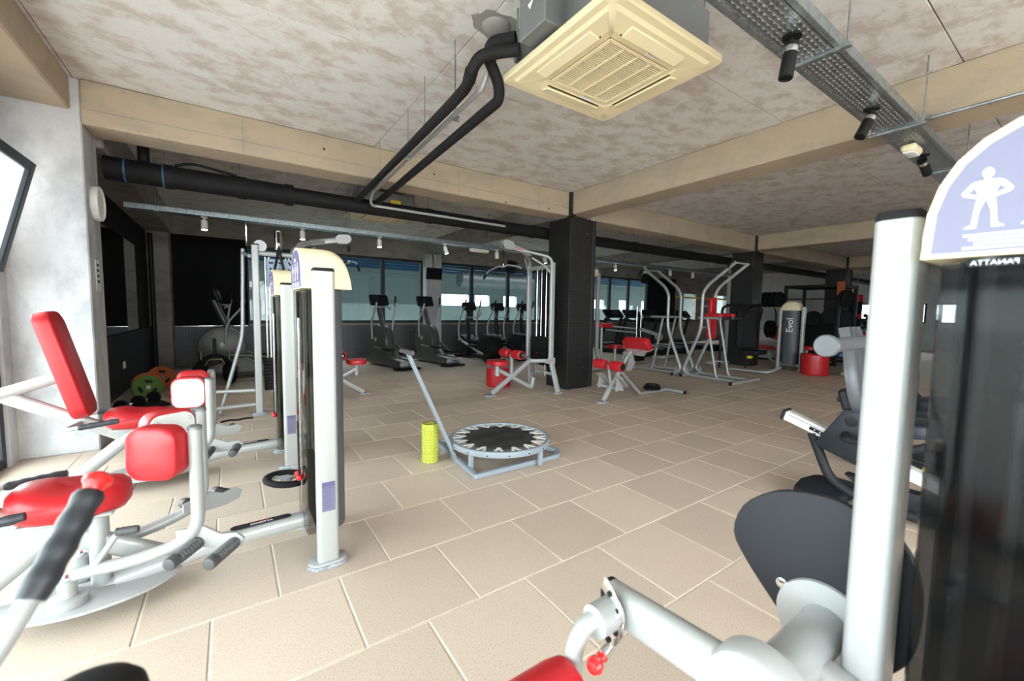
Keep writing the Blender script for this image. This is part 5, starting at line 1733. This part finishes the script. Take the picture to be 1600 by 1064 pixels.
# downpipe beside the nearest clad column
DP = thing('downpipe', 'dark grey vertical downpipe beside the nearest black column', 'pipe', (5.16, 5.12, 0))
G().tube([(5.145, 5.12, 0.0), (5.145, 5.12, 2.83)], 0.055, 18).build('pipe_run', DARK, DP)
for z in (0.48, 1.35, 2.5):
    G().lathe([(0.056, 0), (0.064, 0.01), (0.064, 0.05), (0.068, 0.055), (0.068, 0.075), (0.056, 0.08)], (5.145, 5.12, z), seg=18).build('collar', DARK, DP)
DP3 = thing('downpipe', 'dark vertical downpipe beside the farthest black column', 'pipe', (17.25, 5.1, 0))
G().tube([(17.28, 5.1, 0.0), (17.28, 5.1, 2.83)], 0.06, 14).build('pipe_run', DARK, DP3)
G().lathe([(0.061, 0), (0.07, 0.01), (0.07, 0.08), (0.061, 0.09)], (17.28, 5.1, 0.5), seg=14).build('collar', DARK, DP3)

# ---------------------------------------------------------------- clock and notice on the concrete column
CK = thing('wall_clock', 'round white wall clock on the side of the concrete column', 'clock', (-0.995, 5.30, 2.22))
G().lathe([(0.15, 0.0), (0.155, 0.01), (0.155, 0.045), (0.145, 0.052), (0.135, 0.04)], (-0.998, 5.30, 2.22), (1, 0, 0), 36).build('case', WHITE, CK)
dl = G().lathe([(0.135, 0.036), (0.002, 0.037)], (-0.998, 5.30, 2.22), (1, 0, 0), 36).build('dial', mat('clock_dial', (0.12, 0.13, 0.14), 0.15), CK)
for k in range(12):
    a = 2 * PI * k / 12
    G().box((-0.9595, 5.30 + 0.112 * math.sin(a), 2.22 + 0.112 * math.cos(a)), (0.002, 0.008, 0.022), rot=(-a, 0, 0)).build('hour_mark', WHITEP, dl, smooth=False)
for a, l in ((0.9, 0.065), (3.6, 0.10)):
    G().box((-0.957, 5.30 + l / 2 * math.sin(a), 2.22 + l / 2 * math.cos(a)), (0.002, 0.008, l), rot=(-a, 0, 0)).build('hand', WHITEP, dl, smooth=False)
SG = thing('notice_sign', 'small white notice with dark symbols and red mark on the concrete column', 'sign', (-0.997, 5.28, 1.56))
pn = G().box((-0.997, 5.28, 1.57), (0.004, 0.13, 0.28), bev=0.001).build('sign_panel', WHITE, SG, smooth=False)
for k in range(4):
    G().box((-0.9945, 5.29, 1.665 - 0.05 * k), (0.001, 0.07, 0.026)).build('symbol', DARK, pn, smooth=False)
text('7', 0.07, REDP, pn, frame_m((-0.9948, 5.27, 1.462), (0, 1, 0), (0, 0, 1)), 'symbol')

# ---------------------------------------------------------------- television and loudspeakers at the far wall
TV = thing('television', 'small black television hung on the far grey column', 'television', (4.75, 10.8, 2.33))
G().box((4.73, 10.80, 2.30), (0.48, 0.05, 0.32), rot=(0.12, 0, 0.06), bev=0.01).build('casing', BLKMETAL, TV)
G().box((4.73, 10.772, 2.30), (0.44, 0.004, 0.27), rot=(0.12, 0, 0.06)).build('screen', SCREEN, TV, smooth=False)
G().tube([(4.73, 10.86, 2.45), (4.73, 10.88, 2.75), (4.73, 10.95, 2.85)], 0.015, 8).build('bracket', BLKMETAL, TV)
for x, y, lb in ((7.3, 10.75, 'black loudspeaker above the windows behind the right lat arm'), (13.9, 10.8, 'black loudspeaker above the treadmills by the dark panel')):
    S_ = thing('loudspeaker', lb, 'loudspeaker', (x, y, 2.65), 'black loudspeakers')
    G().box((x, y, 2.66), (0.28, 0.24, 0.40), rot=(0.35, 0, 0.3), bev=0.04, seg=2).build('cabinet', BLKMETAL, S_)
    G().lathe([(0.10, 0), (0.09, 0.01), (0.03, -0.01)], (x + 0.03, y - 0.12, 2.62), (0.3, -1, -0.35), 18).build('cone', DARK, S_)
    G().tube([(x, y + 0.1, 2.72), (x, 11.2, 2.8)], 0.02, 8).build('bracket', BLKMETAL, S_)

# ================================================================ CARDIO MACHINES
def elliptical():
    t = thing('elliptical_trainer', 'dark elliptical trainer with round flywheel cover, left one of the far pair', 'elliptical trainer', (0, 0, 0), 'dark elliptical trainers')
    # heading +y, origin at rear end centre
    out = [(0.36 * math.cos(2 * PI * k / 32), 0.40 * math.sin(2 * PI * k / 32)) for k in range(32)]
    for s in (-1, 1):
        d = G().prism(out, 0.03, frame_m((s * 0.11 + 0.015, 1.10, 0.52), (0, 1, 0), (0, 0, 1)), 0.008).build('flywheel_cover', TITAN, t)
        G().lathe([(0.05, 0), (0.05, 0.015), (0.03, 0.02)], (s * 0.13, 1.10, 0.60), (s, 0, 0), 16).build('cover_boss', SILVER_DK, d)
    G().prism([(0.38 * math.cos(2 * PI * k / 32), 0.42 * math.sin(2 * PI * k / 32)) for k in range(32)], 0.20, frame_m((-0.10, 1.10, 0.52), (0, 1, 0), (0, 0, 1)), 0.03).build('flywheel_housing', TITAN, t)
    bd_ = G().prism([(0.0, 0.04), (0.0, 0.15), (0.10, 0.19), (0.5, 0.20), (0.8, 0.40), (1.5, 0.16), (1.5, 0.04)], 0.34, frame_m((-0.17, 0, 0), (0, 1, 0), (0, 0, 1)), 0.03).build('base_shell', TITAN, t)
    G().box((0, 0.0, 0.115), (0.40, 0.07, 0.09), bev=0.03, seg=3).build('rear_bumper', SILVER_DK, bd_)
    G().box((0.02, -0.037, 0.12), (0.12, 0.004, 0.03)).build('bumper_badge', BLUEP, bd_, smooth=False)
    G().prism(rrect(0.62, 0.34, 0.14, 5), 0.03, Matrix.Translation((0, 0.03, 0.0)), 0.008).build('floor_pad', BLACK, t)
    G().tube([(0, 0.98, 0.85), (0, 1.12, 1.20), (0, 1.20, 1.42)], 0.055, 12, 0.1).build('mast', TITAN, t)
    co = G().box((0, 1.16, 1.50), (0.46, 0.09, 0.26), rot=(-0.35, 0, 0), bev=0.035, seg=3).build('console', BLKMETAL, t)
    G().box((0, 1.112, 1.52), (0.20, 0.004, 0.10), rot=(-0.35, 0, 0)).build('console_screen', mat('console_screen', (0.01, 0.012, 0.02), 0.2), co, smooth=False)
    G().tube([(-0.20, 1.05, 1.28), (-0.20, 0.95, 1.32), (-0.12, 1.10, 1.34), (0.12, 1.10, 1.34), (0.20, 0.95, 1.32), (0.20, 1.05, 1.28)], 0.016, 8, 0.05).build('fixed_handle', SILVER_DK, t)
    for s in (-1, 1):
        ml = G().tube([(s * 0.24, 1.05, 0.62), (s * 0.28, 1.02, 1.0), (s * 0.31, 0.86 + 0.1 * s, 1.32), (s * 0.30, 0.84 + 0.1 * s, 1.44)], 0.02, 10, 0.12).build('moving_handle', SILVER_DK, t)
        G().tube([(s * 0.30, 0.86 + 0.1 * s, 1.36), (s * 0.29, 0.83 + 0.1 * s, 1.60)], 0.022, 10).build('handle_grip', BLACK, ml)
        cr = G().rtube([(s * 0.21, 1.0, 0.50 + 0.08 * s), (s * 0.21, 0.35, 0.30 - 0.06 * s)], 0.05, 0.06, 0.015).build('pedal_arm', TITAN, t)
        G().box((s * 0.21, 0.42, 0.36 - 0.06 * s), (0.14, 0.34, 0.05), bev=0.02, seg=2).build('footplate', BLACK, cr)
    return t


EP = elliptical()
dup(EP, (4.25, 8.60, 0), R(12), 'dark elliptical trainer in front of the far grey column')
e3 = dup(EP, (0.95, 9.25, 0), R(90), 'elliptical trainer seen side-on in front of the black wall panel')
EP.location = (3.12, 8.50, 0)
EP.rotation_euler = (0, 0, R(14))


def strider():
    t = thing('cross_trainer', 'black cross trainer with silver curved handles, leftmost of three', 'cross trainer', (0, 0, 0), 'black cross trainers by the windows')
    # heading +y, drum at the rear (origin)
    dr = G().lathe([(0.20, -0.19), (0.33, -0.17), (0.34, -0.15), (0.34, 0.15), (0.33, 0.17), (0.20, 0.19)], (0, 0.25, 0.36), (1, 0, 0), 32).build('rear_drum', BLKMETAL, t)
    for s in (-1, 1):
        G().lathe([(0.05, 0), (0.05, 0.03)], (s * 0.19, 0.25, 0.36), (s, 0, 0), 14).build('drum_hub', DARK, dr)
    G().box((0, 0.0, 0.05), (0.55, 0.14, 0.08), bev=0.02).build('rear_foot', BLKMETAL, t)
    G().box((0, 0.95, 0.09), (0.12, 1.5, 0.10), bev=0.03).build('floor_beam', BLKMETAL, t)
    G().box((0, 1.65, 0.05), (0.60, 0.14, 0.08), bev=0.02).build('front_foot', BLKMETAL, t)
    G().prism([(-0.2, 0.05), (-0.22, 0.45), (-0.05, 0.60), (0.10, 0.62), (0.2, 0.40), (0.2, 0.05)], 0.36, frame_m((-0.18, 1.45, 0), (0, 1, 0), (0, 0, 1)), 0.03).build('front_housing', BLKMETAL, t)
    G().tube([(0, 1.38, 0.58), (0, 1.48, 1.0), (0, 1.42, 1.36)], 0.055, 12, 0.2).build('mast', BLKMETAL, t)
    co = G().box((0, 1.40, 1.40), (0.40, 0.12, 0.22), rot=(-0.5, 0, 0), bev=0.03, seg=2).build('console', BLKMETAL, t)
    G().tube([(-0.22, 1.12, 1.22), (-0.20, 1.18, 1.10), (0, 1.36, 1.10), (0.20, 1.18, 1.10), (0.22, 1.12, 1.22)], 0.016, 8, 0.08).build('fixed_handle', SILVER_DK, t)
    for s in (-1, 1):
        ml = G().tube([(s * 0.27, 1.42, 0.50), (s * 0.28, 1.50, 0.85), (s * 0.30, 1.28 + 0.10 * s, 1.28), (s * 0.29, 1.20 + 0.10 * s, 1.40)], 0.021, 10, 0.2).build('moving_handle', SILVER, t)
        G().tube([(s * 0.29, 1.22 + 0.10 * s, 1.37), (s * 0.28, 1.12 + 0.10 * s, 1.58)], 0.022, 10).build('handle_grip', BLACK, ml)
        G().box((s * 0.255, 1.42, 0.50), (0.09, 0.10, 0.04), bev=0.01).build('handle_joint', SILVER, ml)
        pr = G().rtube([(s * 0.22, 1.40, 0.36 - 0.1 * s), (s * 0.22, 0.25, 0.36 + 0.16 * s)], 0.04, 0.06, 0.012).build('pedal_rail', SILVER_DK, t)
        G().box((s * 0.22, 0.75, 0.42 + 0.04 * s), (0.16, 0.36, 0.06), bev=0.02).build('footplate', BLACK, pr)
    return t


ST = strider()
dup(ST, (6.32, 8.6, 0), 0, 'black cross trainer with silver curved handles, middle of three')
dup(ST, (7.22, 8.6, 0), 0, 'black cross trainer half hidden behind the right lat pulldown')
ST.location = (5.40, 8.6, 0)


def treadmill():
    t = thing('treadmill', 'black treadmill nearest the black column downpipe', 'treadmill', (0, 0, 0), 'black treadmills in a row')
    G().box((0, -0.75, 0.12), (0.75, 1.75, 0.12), bev=0.03, seg=2).build('deck', BLKMETAL, t)
    for fy in (-1.5, 0.05):
        G().box((0, fy, 0.035), (0.66, 0.10, 0.07), bev=0.01).build('deck_foot', BLACK, t)
    G().box((0, -0.80, 0.185), (0.50, 1.55, 0.012), bev=0.004).build('belt', BLACK, t)
    G().box((0, 0.10, 0.20), (0.70, 0.34, 0.20), bev=0.06, seg=3).build('motor_cover', BLKMETAL, t)
    for s in (-1, 1):
        G().box((s * 0.33, -0.75, 0.19), (0.10, 1.6, 0.02), bev=0.006).build('side_rail', SILVER_DK, t)
        G().rtube([(s * 0.37, 0.16, 0.10), (s * 0.36, -0.12, 1.12)], 0.06, 0.11, 0.02, upv=(0, 1, 0)).build('upright', BLKMETAL, t)
        G().rtube([(s * 0.35, -0.08, 1.08), (s * 0.35, -0.55, 1.00)], 0.05, 0.05, 0.02).build('handrail', BLKMETAL, t)
    co = G().box((0, -0.08, 1.25), (0.80, 0.10, 0.34), rot=(-0.75, 0, 0), bev=0.045, seg=3).build('console', BLKMETAL, t)
    G().box((0, -0.125, 1.285), (0.34, 0.004, 0.13), rot=(-0.75, 0, 0)).build('console_screen', MATS['console_screen'], co, smooth=False)
    G().box((0.2, -0.118, 1.255), (0.06, 0.004, 0.04), rot=(-0.75, 0, 0)).build('console_label', WHITEP, co, smooth=False)
    return t


TM = treadmill()
for x, lb in ((11.25, 'second black treadmill from the downpipe'), (12.2, 'third black treadmill from the downpipe, left of the dip towers'), (14.1, 'black treadmill seen between the two dip towers')):
    dup(TM, (x, 9.3, 0), 0, lb)
TM.location = (10.3, 9.3, 0)

# ================================================================ THE DARK REAR LEFT CORNER
TI = thing('weight_sled', 'black rubber-wheeled weight sled with chrome prongs in the dark corner', 'weight sled', (-0.24, 8.42, 0))
for s in (-1, 1):
    wh = G().torus((-0.24 + s * 0.20, 8.38, 0.20), 0.13, 0.07, (1, 0.3 * s, 0), 24, 10).build('wheel', BLACK, TI)
    pg = G().tube([(-0.24 + s * 0.19, 8.40, 0.36), (-0.24 + s * 0.19, 8.40, 0.56)], 0.013, 8).build('prong', CHROME, TI)
G().tube([(-0.52, 8.42, 0.22), (-0.40, 8.42, 0.40), (-0.24, 8.42, 0.48), (-0.08, 8.42, 0.40), (0.04, 8.42, 0.22)], 0.055, 12, 0.15).build('arch', BLACK, TI)
G().tube([(-0.38, 8.34, 0.34), (-0.32, 8.33, 0.43), (-0.16, 8.33, 0.43), (-0.10, 8.34, 0.34)], 0.013, 8, 0.03).build('hitch', CHROME, TI)
G().box((-0.24, 8.42, 0.62), (0.05, 0.05, 0.30), bev=0.01).build('push_post', BLKMETAL, TI)
G().box((-0.02, 8.28, 0.22), (0.10, 0.06, 0.10), bev=0.02).build('red_bumper', RED, TI)


def floor_plate(x, y, r, material, label):
    t = thing('weight_plate', label, 'weight plate', (x, y, 0), 'coloured weight plates in the corner')
    n_ = Vector((0.35, -0.85, 0.35)).normalized()
    c = Vector((x, y, r * math.sqrt(1 - n_.z ** 2) + 0.012))
    G().lathe([(0.03, -0.02), (r * 0.9, -0.022), (r, -0.014), (r, 0.014), (r * 0.9, 0.022), (r * 0.55, 0.014), (0.03, 0.018)], c, n_, 28).build('disc', material, t)
    for k in range(3):
        a = 2 * PI * k / 3 + 0.3
        u = n_.cross(Vector((0, 0, 1))).normalized()
        v = n_.cross(u)
        q = c + u * (0.5 * r * math.cos(a)) + v * (0.5 * r * math.sin(a)) + n_ * 0.014
        G().prism(stadium(0.09, 0.04), 0.004, frame_m(q, u * math.cos(a + PI / 2) + v * math.sin(a + PI / 2), n_.cross(u * math.cos(a + PI / 2) + v * math.sin(a + PI / 2)))).build('grip_slot', BLACK, t, smooth=False)
    G().lathe([(0.035, 0.018), (0.028, 0.024), (0.012, 0.024)], c, n_, 16).build('bore_ring', CHROME, t)
    return t


floor_plate(-0.98, 7.45, 0.17, GREENP, 'green weight plate leaning in the dark corner')
floor_plate(-1.0, 7.62, 0.18, ORANGEP, 'orange weight plate leaning directly behind the green one')
floor_plate(-0.93, 8.35, 0.18, ORANGEP, 'orange weight plate farther back by the dark wall')
AB = thing('barbell_set', 'low black and chrome bar set lying by the concrete column', 'barbell', (-1.05, 6.9, 0))
G().tube([(-1.2, 6.5, 0.08), (-0.85, 7.25, 0.08)], 0.014, 8).build('bar', CHROME, AB)
for k in range(3):
    G().lathe([(0.02, 0), (0.08, 0), (0.08, 0.03), (0.02, 0.03)], (-1.13 + 0.12 * k, 6.65 + 0.25 * k, 0.08), (0.42, 0.9, 0), 18).build('small_disc', BLACK, AB)
G().box((-0.9, 6.95, 0.02), (0.35, 0.3, 0.035), rot=(0, 0, 0.4), bev=0.008).build('rack_foot', BLACK, AB)
RP_ = thing('resistance_band', 'black resistance band lying on tiles near the cable station', 'band', (0.0, 5.5, 0))
G().tube([(-0.13, 5.55, 0.012), (-0.05, 5.62, 0.012), (0.02, 5.56, 0.012), (0.10, 5.62, 0.012), (0.18, 5.60, 0.012)], 0.010, 8, 0.05).build('band', BLACK, RP_)
OB = thing('step_platform', 'black mat strip lying in front of the weight sled', 'exercise mat', (-0.5, 7.6, 0))
G().box((-0.50, 7.55, 0.02), (0.5, 0.25, 0.035), bev=0.01).build('mat_body', BLACK, OB)

# ================================================================ RIGHT BACKGROUND
LX = thing('leg_extension', 'silver leg extension machine with black stack and green frame behind the dip towers', 'gym machine', (8.7, 6.9, 0))
wp = G().box((8.62, 6.85, 0.09), (0.30, 0.22, 0.045), bev=0.005).build('weight_plate', BLACK, LX)
for k in range(1, 9):
    copypart(wp, (0, 0, 0.05 * k))
for s in (-0.08, 0.08):
    G().cyl((8.62 + s, 6.85, 0.1), (8.62 + s, 6.85, 1.45), 0.014).build('guide_rod', CHROME, LX)
G().box((8.62, 6.92, 0.85), (0.05, 0.03, 0.9)).build('green_post', GREENFR, LX, smooth=False)
G().rtube([(7.5, 7.2, 0.05), (8.8, 6.85, 0.05)], 0.06, 0.06).build('floor_beam', SILVER_DK, LX)
rpad(G(), 0.5, 0.4, 0.09, Matrix.Translation((7.75, 7.3, 0.92)), 0.1).build('seat', RED, LX, angle=60)
G().tube([(7.75, 7.3, 0.05), (7.75, 7.3, 0.93)], 0.035).build('seat_post', SILVER_DK, LX)
for z in (0.86, 0.96):
    G().tube([(7.8, 7.2, z), (8.6, 6.9, z - 0.08)], 0.018, 8).build('side_rail', SILVER, LX)
lvx = G().rtube([(8.62, 6.8, 0.88), (9.15, 6.6, 0.72)], 0.05, 0.09, 0.02).build('lever', SILVER_DK, LX)
G().lathe([(0.09, 0), (0.10, 0.02), (0.10, 0.10), (0.09, 0.12)], (9.15, 6.68, 0.68), (0, -1, 0), 20).build('lever_hub', SILVER_DK, lvx)

BM = thing('bench_machine', 'black padded bench machine with looped top frame beside the second column', 'gym machine', (9.7, 4.9, 0))
rpad(G(), 0.45, 0.85, 0.08, frame_m((9.75, 4.75, 0.95), (0.8, -0.6, 0), (0.05, 0.06, 1)), 0.05).build('back_pad', BLACK, BM, angle=60)
rpad(G(), 0.45, 0.45, 0.08, Matrix.Translation((9.6, 4.5, 0.42)), 0.05).build('seat', BLACK, BM, angle=60)
for s in (-0.3, 0.3):
    G().tube([(9.75 + s, 5.0 - s * 0.5, 0.03), (9.75 + s, 5.0 - s * 0.5, 1.45), (9.65 + s, 4.7 - s * 0.5, 1.52)], 0.03, 10, 0.1).build('upright', BLKMETAL, BM)
G().tube([(9.35, 5.0, 1.50), (10.15, 4.6, 1.50)], 0.03, 10).build('top_bar', BLKMETAL, BM)
G().tube([(9.45, 4.7, 1.15), (9.5, 4.5, 1.45), (9.75, 4.4, 1.45), (9.85, 4.5, 1.15)], 0.02, 8, 0.1).build('loop_handle', BLKMETAL, BM)
G().tube([(9.4, 4.9, 0.05), (9.5, 4.1, 0.05), (9.8, 4.0, 0.16)], 0.028, 10, 0.1).build('base_tube', SILVER_DK, BM)
G().box((9.6, 4.55, 0.34), (0.12, 0.08, 0.06), bev=0.01).build('yellow_pedal', YELLOW, BM)

PW_ = struct(G().box((13.75, 7.0, 1.35), (0.9, 0.25, 2.7)).build('wall_partition', WALLW, smooth=False))

BB = thing('barbell_bench', 'red press bench with barbell and black plates left of the Evol tower', 'bench', (11.6, 5.0, 0))
rpad(G(), 0.32, 1.1, 0.07, frame_m((11.4, 5.15, 0.42), (0.6, 0.8, 0), (-0.8, 0.6, 0.1)), 0.05).build('bench_pad', RED, BB, angle=60)
rpad(G(), 0.30, 0.5, 0.07, frame_m((11.75, 4.9, 0.9), (0.6, 0.8, 0), (0.4, -0.3, 0.85)), 0.05).build('back_pad', RED, BB, angle=60)
G().tube([(10.9, 5.45, 0.03), (11.8, 4.9, 0.5)], 0.03, 10).build('frame_strut', SILVER_DK, BB)
G().tube([(11.3, 5.2, 0.40), (11.75, 4.9, 0.03)], 0.03, 10).build('frame_strut', SILVER_DK, BB)
bar = G().cyl((10.85, 5.35, 0.93), (11.55, 4.75, 0.93), 0.014, 10).build('barbell', CHROME, BB)
for o_ in (0.0, 0.05):
    G().lathe([(0.03, 0), (0.21, 0), (0.22, 0.01), (0.22, 0.035), (0.21, 0.045), (0.03, 0.045)], (11.30 + o_, 4.96 - o_, 0.93), (0.76, -0.65, 0), 26).build('plate', BLACK, bar)
G().lathe([(0.02, 0), (0.05, 0), (0.05, 0.05), (0.02, 0.05)], (11.02, 5.2, 0.93), (0.76, -0.65, 0), 14).build('yellow_collar', YELLOW, bar)
for s in (-0.1, 0.1):
    G().tube([(11.85 + s, 4.95 + s, 1.0), (11.95 + s, 5.0 + s, 1.35), (12.1 + s, 5.1 + s, 1.45)], 0.018, 8, 0.08).build('handle', BLKMETAL, BB)

MB_ = thing('exercise_ball', 'grey half ball trainer on the floor behind the press bench', 'exercise ball', (12.9, 5.75, 0))
G().lathe([(0.26, 0.0), (0.27, 0.03), (0.26, 0.08), (0.22, 0.18), (0.14, 0.25), (0.05, 0.28), (0.002, 0.285)], (12.9, 5.75, 0.02), seg=24).build('dome', mat('pale_grey_rubber', (0.45, 0.48, 0.52), 0.5), MB_, angle=60)
G().lathe([(0.28, 0.0), (0.30, 0.02), (0.28, 0.05)], (12.9, 5.75, 0), seg=24).build('base_ring', BLACK, MB_)

RK = thing('power_rack', 'black power rack loaded with round plates behind the Evol tower', 'power rack', (13.3, 4.6, 0))
for x in (12.7, 13.9):
    for y in (3.95, 5.15):
        G().rtube([(x, y, 0.0), (x, y, 2.1)], 0.08, 0.08, 0.01).build('upright', BLKMETAL, RK)
for y in (3.95, 5.15):
    G().rtube([(12.7, y, 2.06), (13.9, y, 2.06)], 0.07, 0.07, 0.01).build('top_rail', BLKMETAL, RK)
    G().rtube([(12.7, y, 0.9), (13.9, y, 0.9)], 0.05, 0.06, 0.01).build('safety_rail', BLKMETAL, RK)
for x in (12.7, 13.9):
    G().rtube([(x, 3.95, 2.06), (x, 5.15, 2.06)], 0.07, 0.07, 0.01).build('top_rail', BLKMETAL, RK)
    G().rtube([(x, 3.95, 0.04), (x, 5.15, 0.04)], 0.07, 0.07, 0.01).build('floor_rail', BLKMETAL, RK)
rb = G().cyl((12.66, 3.6, 1.72), (12.66, 5.75, 1.72), 0.015, 10).build('barbell', BLKMETAL, RK)
for y in (3.75, 3.82, 5.3, 5.42, 5.54, 5.66):
    G().lathe([(0.03, -0.02), (0.21, -0.022), (0.22, 0.0), (0.21, 0.022), (0.03, 0.02)], (12.66, y, 1.72), (0.3, 1, 0), 24).build('plate', BLACK, rb)
for y, z in ((4.1, 1.2), (4.5, 1.25), (4.9, 1.2), (4.3, 0.55), (4.75, 0.5)):
    G().lathe([(0.03, -0.03), (0.20, -0.032), (0.22, 0.0), (0.20, 0.032), (0.03, 0.03)], (13.9, y, z), (1, 0.2, 0), 24).build('plate', BLACK, RK)
G().box((12.65, 3.9, 1.98), (0.02, 0.16, 0.34)).build('orange_strap', ORANGEP, RK, smooth=False)
G().box((13.95, 4.55, 0.7), (0.06, 1.1, 1.2), bev=0.02).build('stack_shroud', BLKMETAL, RK)

PB = thing('punching_bag', 'black and red hanging punching bag near the far small window', 'punching bag', (17.5, 4.95, 0.9))
G().lathe([(0.05, 0.75), (0.16, 0.76), (0.175, 0.82), (0.175, 1.95), (0.165, 2.0), (0.05, 2.01)], (17.5, 4.95, 0), seg=22).build('bag_body', BLACK, PB)
G().lathe([(0.177, 1.78), (0.178, 1.80), (0.178, 1.96), (0.177, 1.98)], (17.5, 4.95, 0), seg=22).build('red_band', RED, PB)
G().lathe([(0.177, 1.20), (0.178, 1.21), (0.178, 1.34), (0.177, 1.35)], (17.5, 4.95, 0), seg=22).build('red_band', RED, PB)
for s in (-1, 1):
    G().cyl((17.5 + s * 0.1, 4.95, 2.0), (17.5, 4.95, 2.4), 0.008, 6).build('chain', CHROME, PB)
G().cyl((17.5, 4.95, 2.4), (17.5, 4.95, 3.2), 0.008, 6).build('chain', CHROME, PB)

IB = thing('incline_bench', 'red and blue incline bench on a low frame behind the recumbent bike', 'bench', (11.3, 3.0, 0))
rpad(G(), 0.32, 0.62, 0.08, frame_m((11.3, 2.98, 0.62), (0.5, -0.85, 0), (0.5, 0.3, 0.8)), 0.05).build('back_pad', RED, IB, angle=60)
rpad(G(), 0.32, 0.42, 0.08, frame_m((11.05, 3.25, 0.42), (0.5, -0.85, 0), (0.85, 0.5, 0.05)), 0.05).build('seat_pad', BLUEP, IB, angle=60)
G().rtube([(10.8, 3.2, 0.05), (11.7, 3.0, 0.05)], 0.06, 0.06).build('floor_beam', SILVER_DK, IB)
G().tube([(11.1, 3.15, 0.05), (11.15, 3.12, 0.45)], 0.03).build('support_post', SILVER_DK, IB)
G().tube([(11.6, 3.0, 0.05), (11.45, 3.0, 0.6)], 0.03).build('support_post', SILVER_DK, IB)

DR = thing('dumbbell_rack', 'long dark dumbbell rack against the far right wall', 'dumbbell rack', (19.5, 5.3, 0))
for z in (0.45, 0.85, 1.15):
    G().box((19.5, 5.2, z), (0.4, 2.6, 0.05), rot=(0, 0.2, 0), bev=0.01).build('shelf', BLKMETAL, DR)
for y in (3.95, 6.45):
    G().rtube([(19.5, y, 0), (19.6, y, 1.2)], 0.08, 0.08, 0.01).build('upright', SILVER_DK, DR)
ROWN = {0.56: 'bottom', 0.96: 'middle', 1.26: 'top'}
NTH = ('first', 'second', 'third', 'fourth', 'fifth', 'sixth', 'seventh')
for z in (0.56, 0.96, 1.26):
    for i in range(7):
        y = 6.19 - 0.34 * i
        Dm = thing('dumbbell', 'dumbbell on the %s shelf of the far rack, %s from the left' % (ROWN[z], NTH[i]), 'dumbbell', (19.48, y, z), 'dumbbells on the far rack')
        G().cyl((19.36, y, z + 0.045), (19.60, y, z - 0.003), 0.016, 8).build('handle', CHROME, Dm)
        for s in (-1, 1):
            G().lathe([(0.02, -0.04), (0.07, -0.035), (0.075, 0), (0.07, 0.035), (0.02, 0.04)], (19.48 + s * 0.12, y, z + 0.021 - s * 0.025), (1, 0, -0.2), 10).build('head', BLACK, Dm)
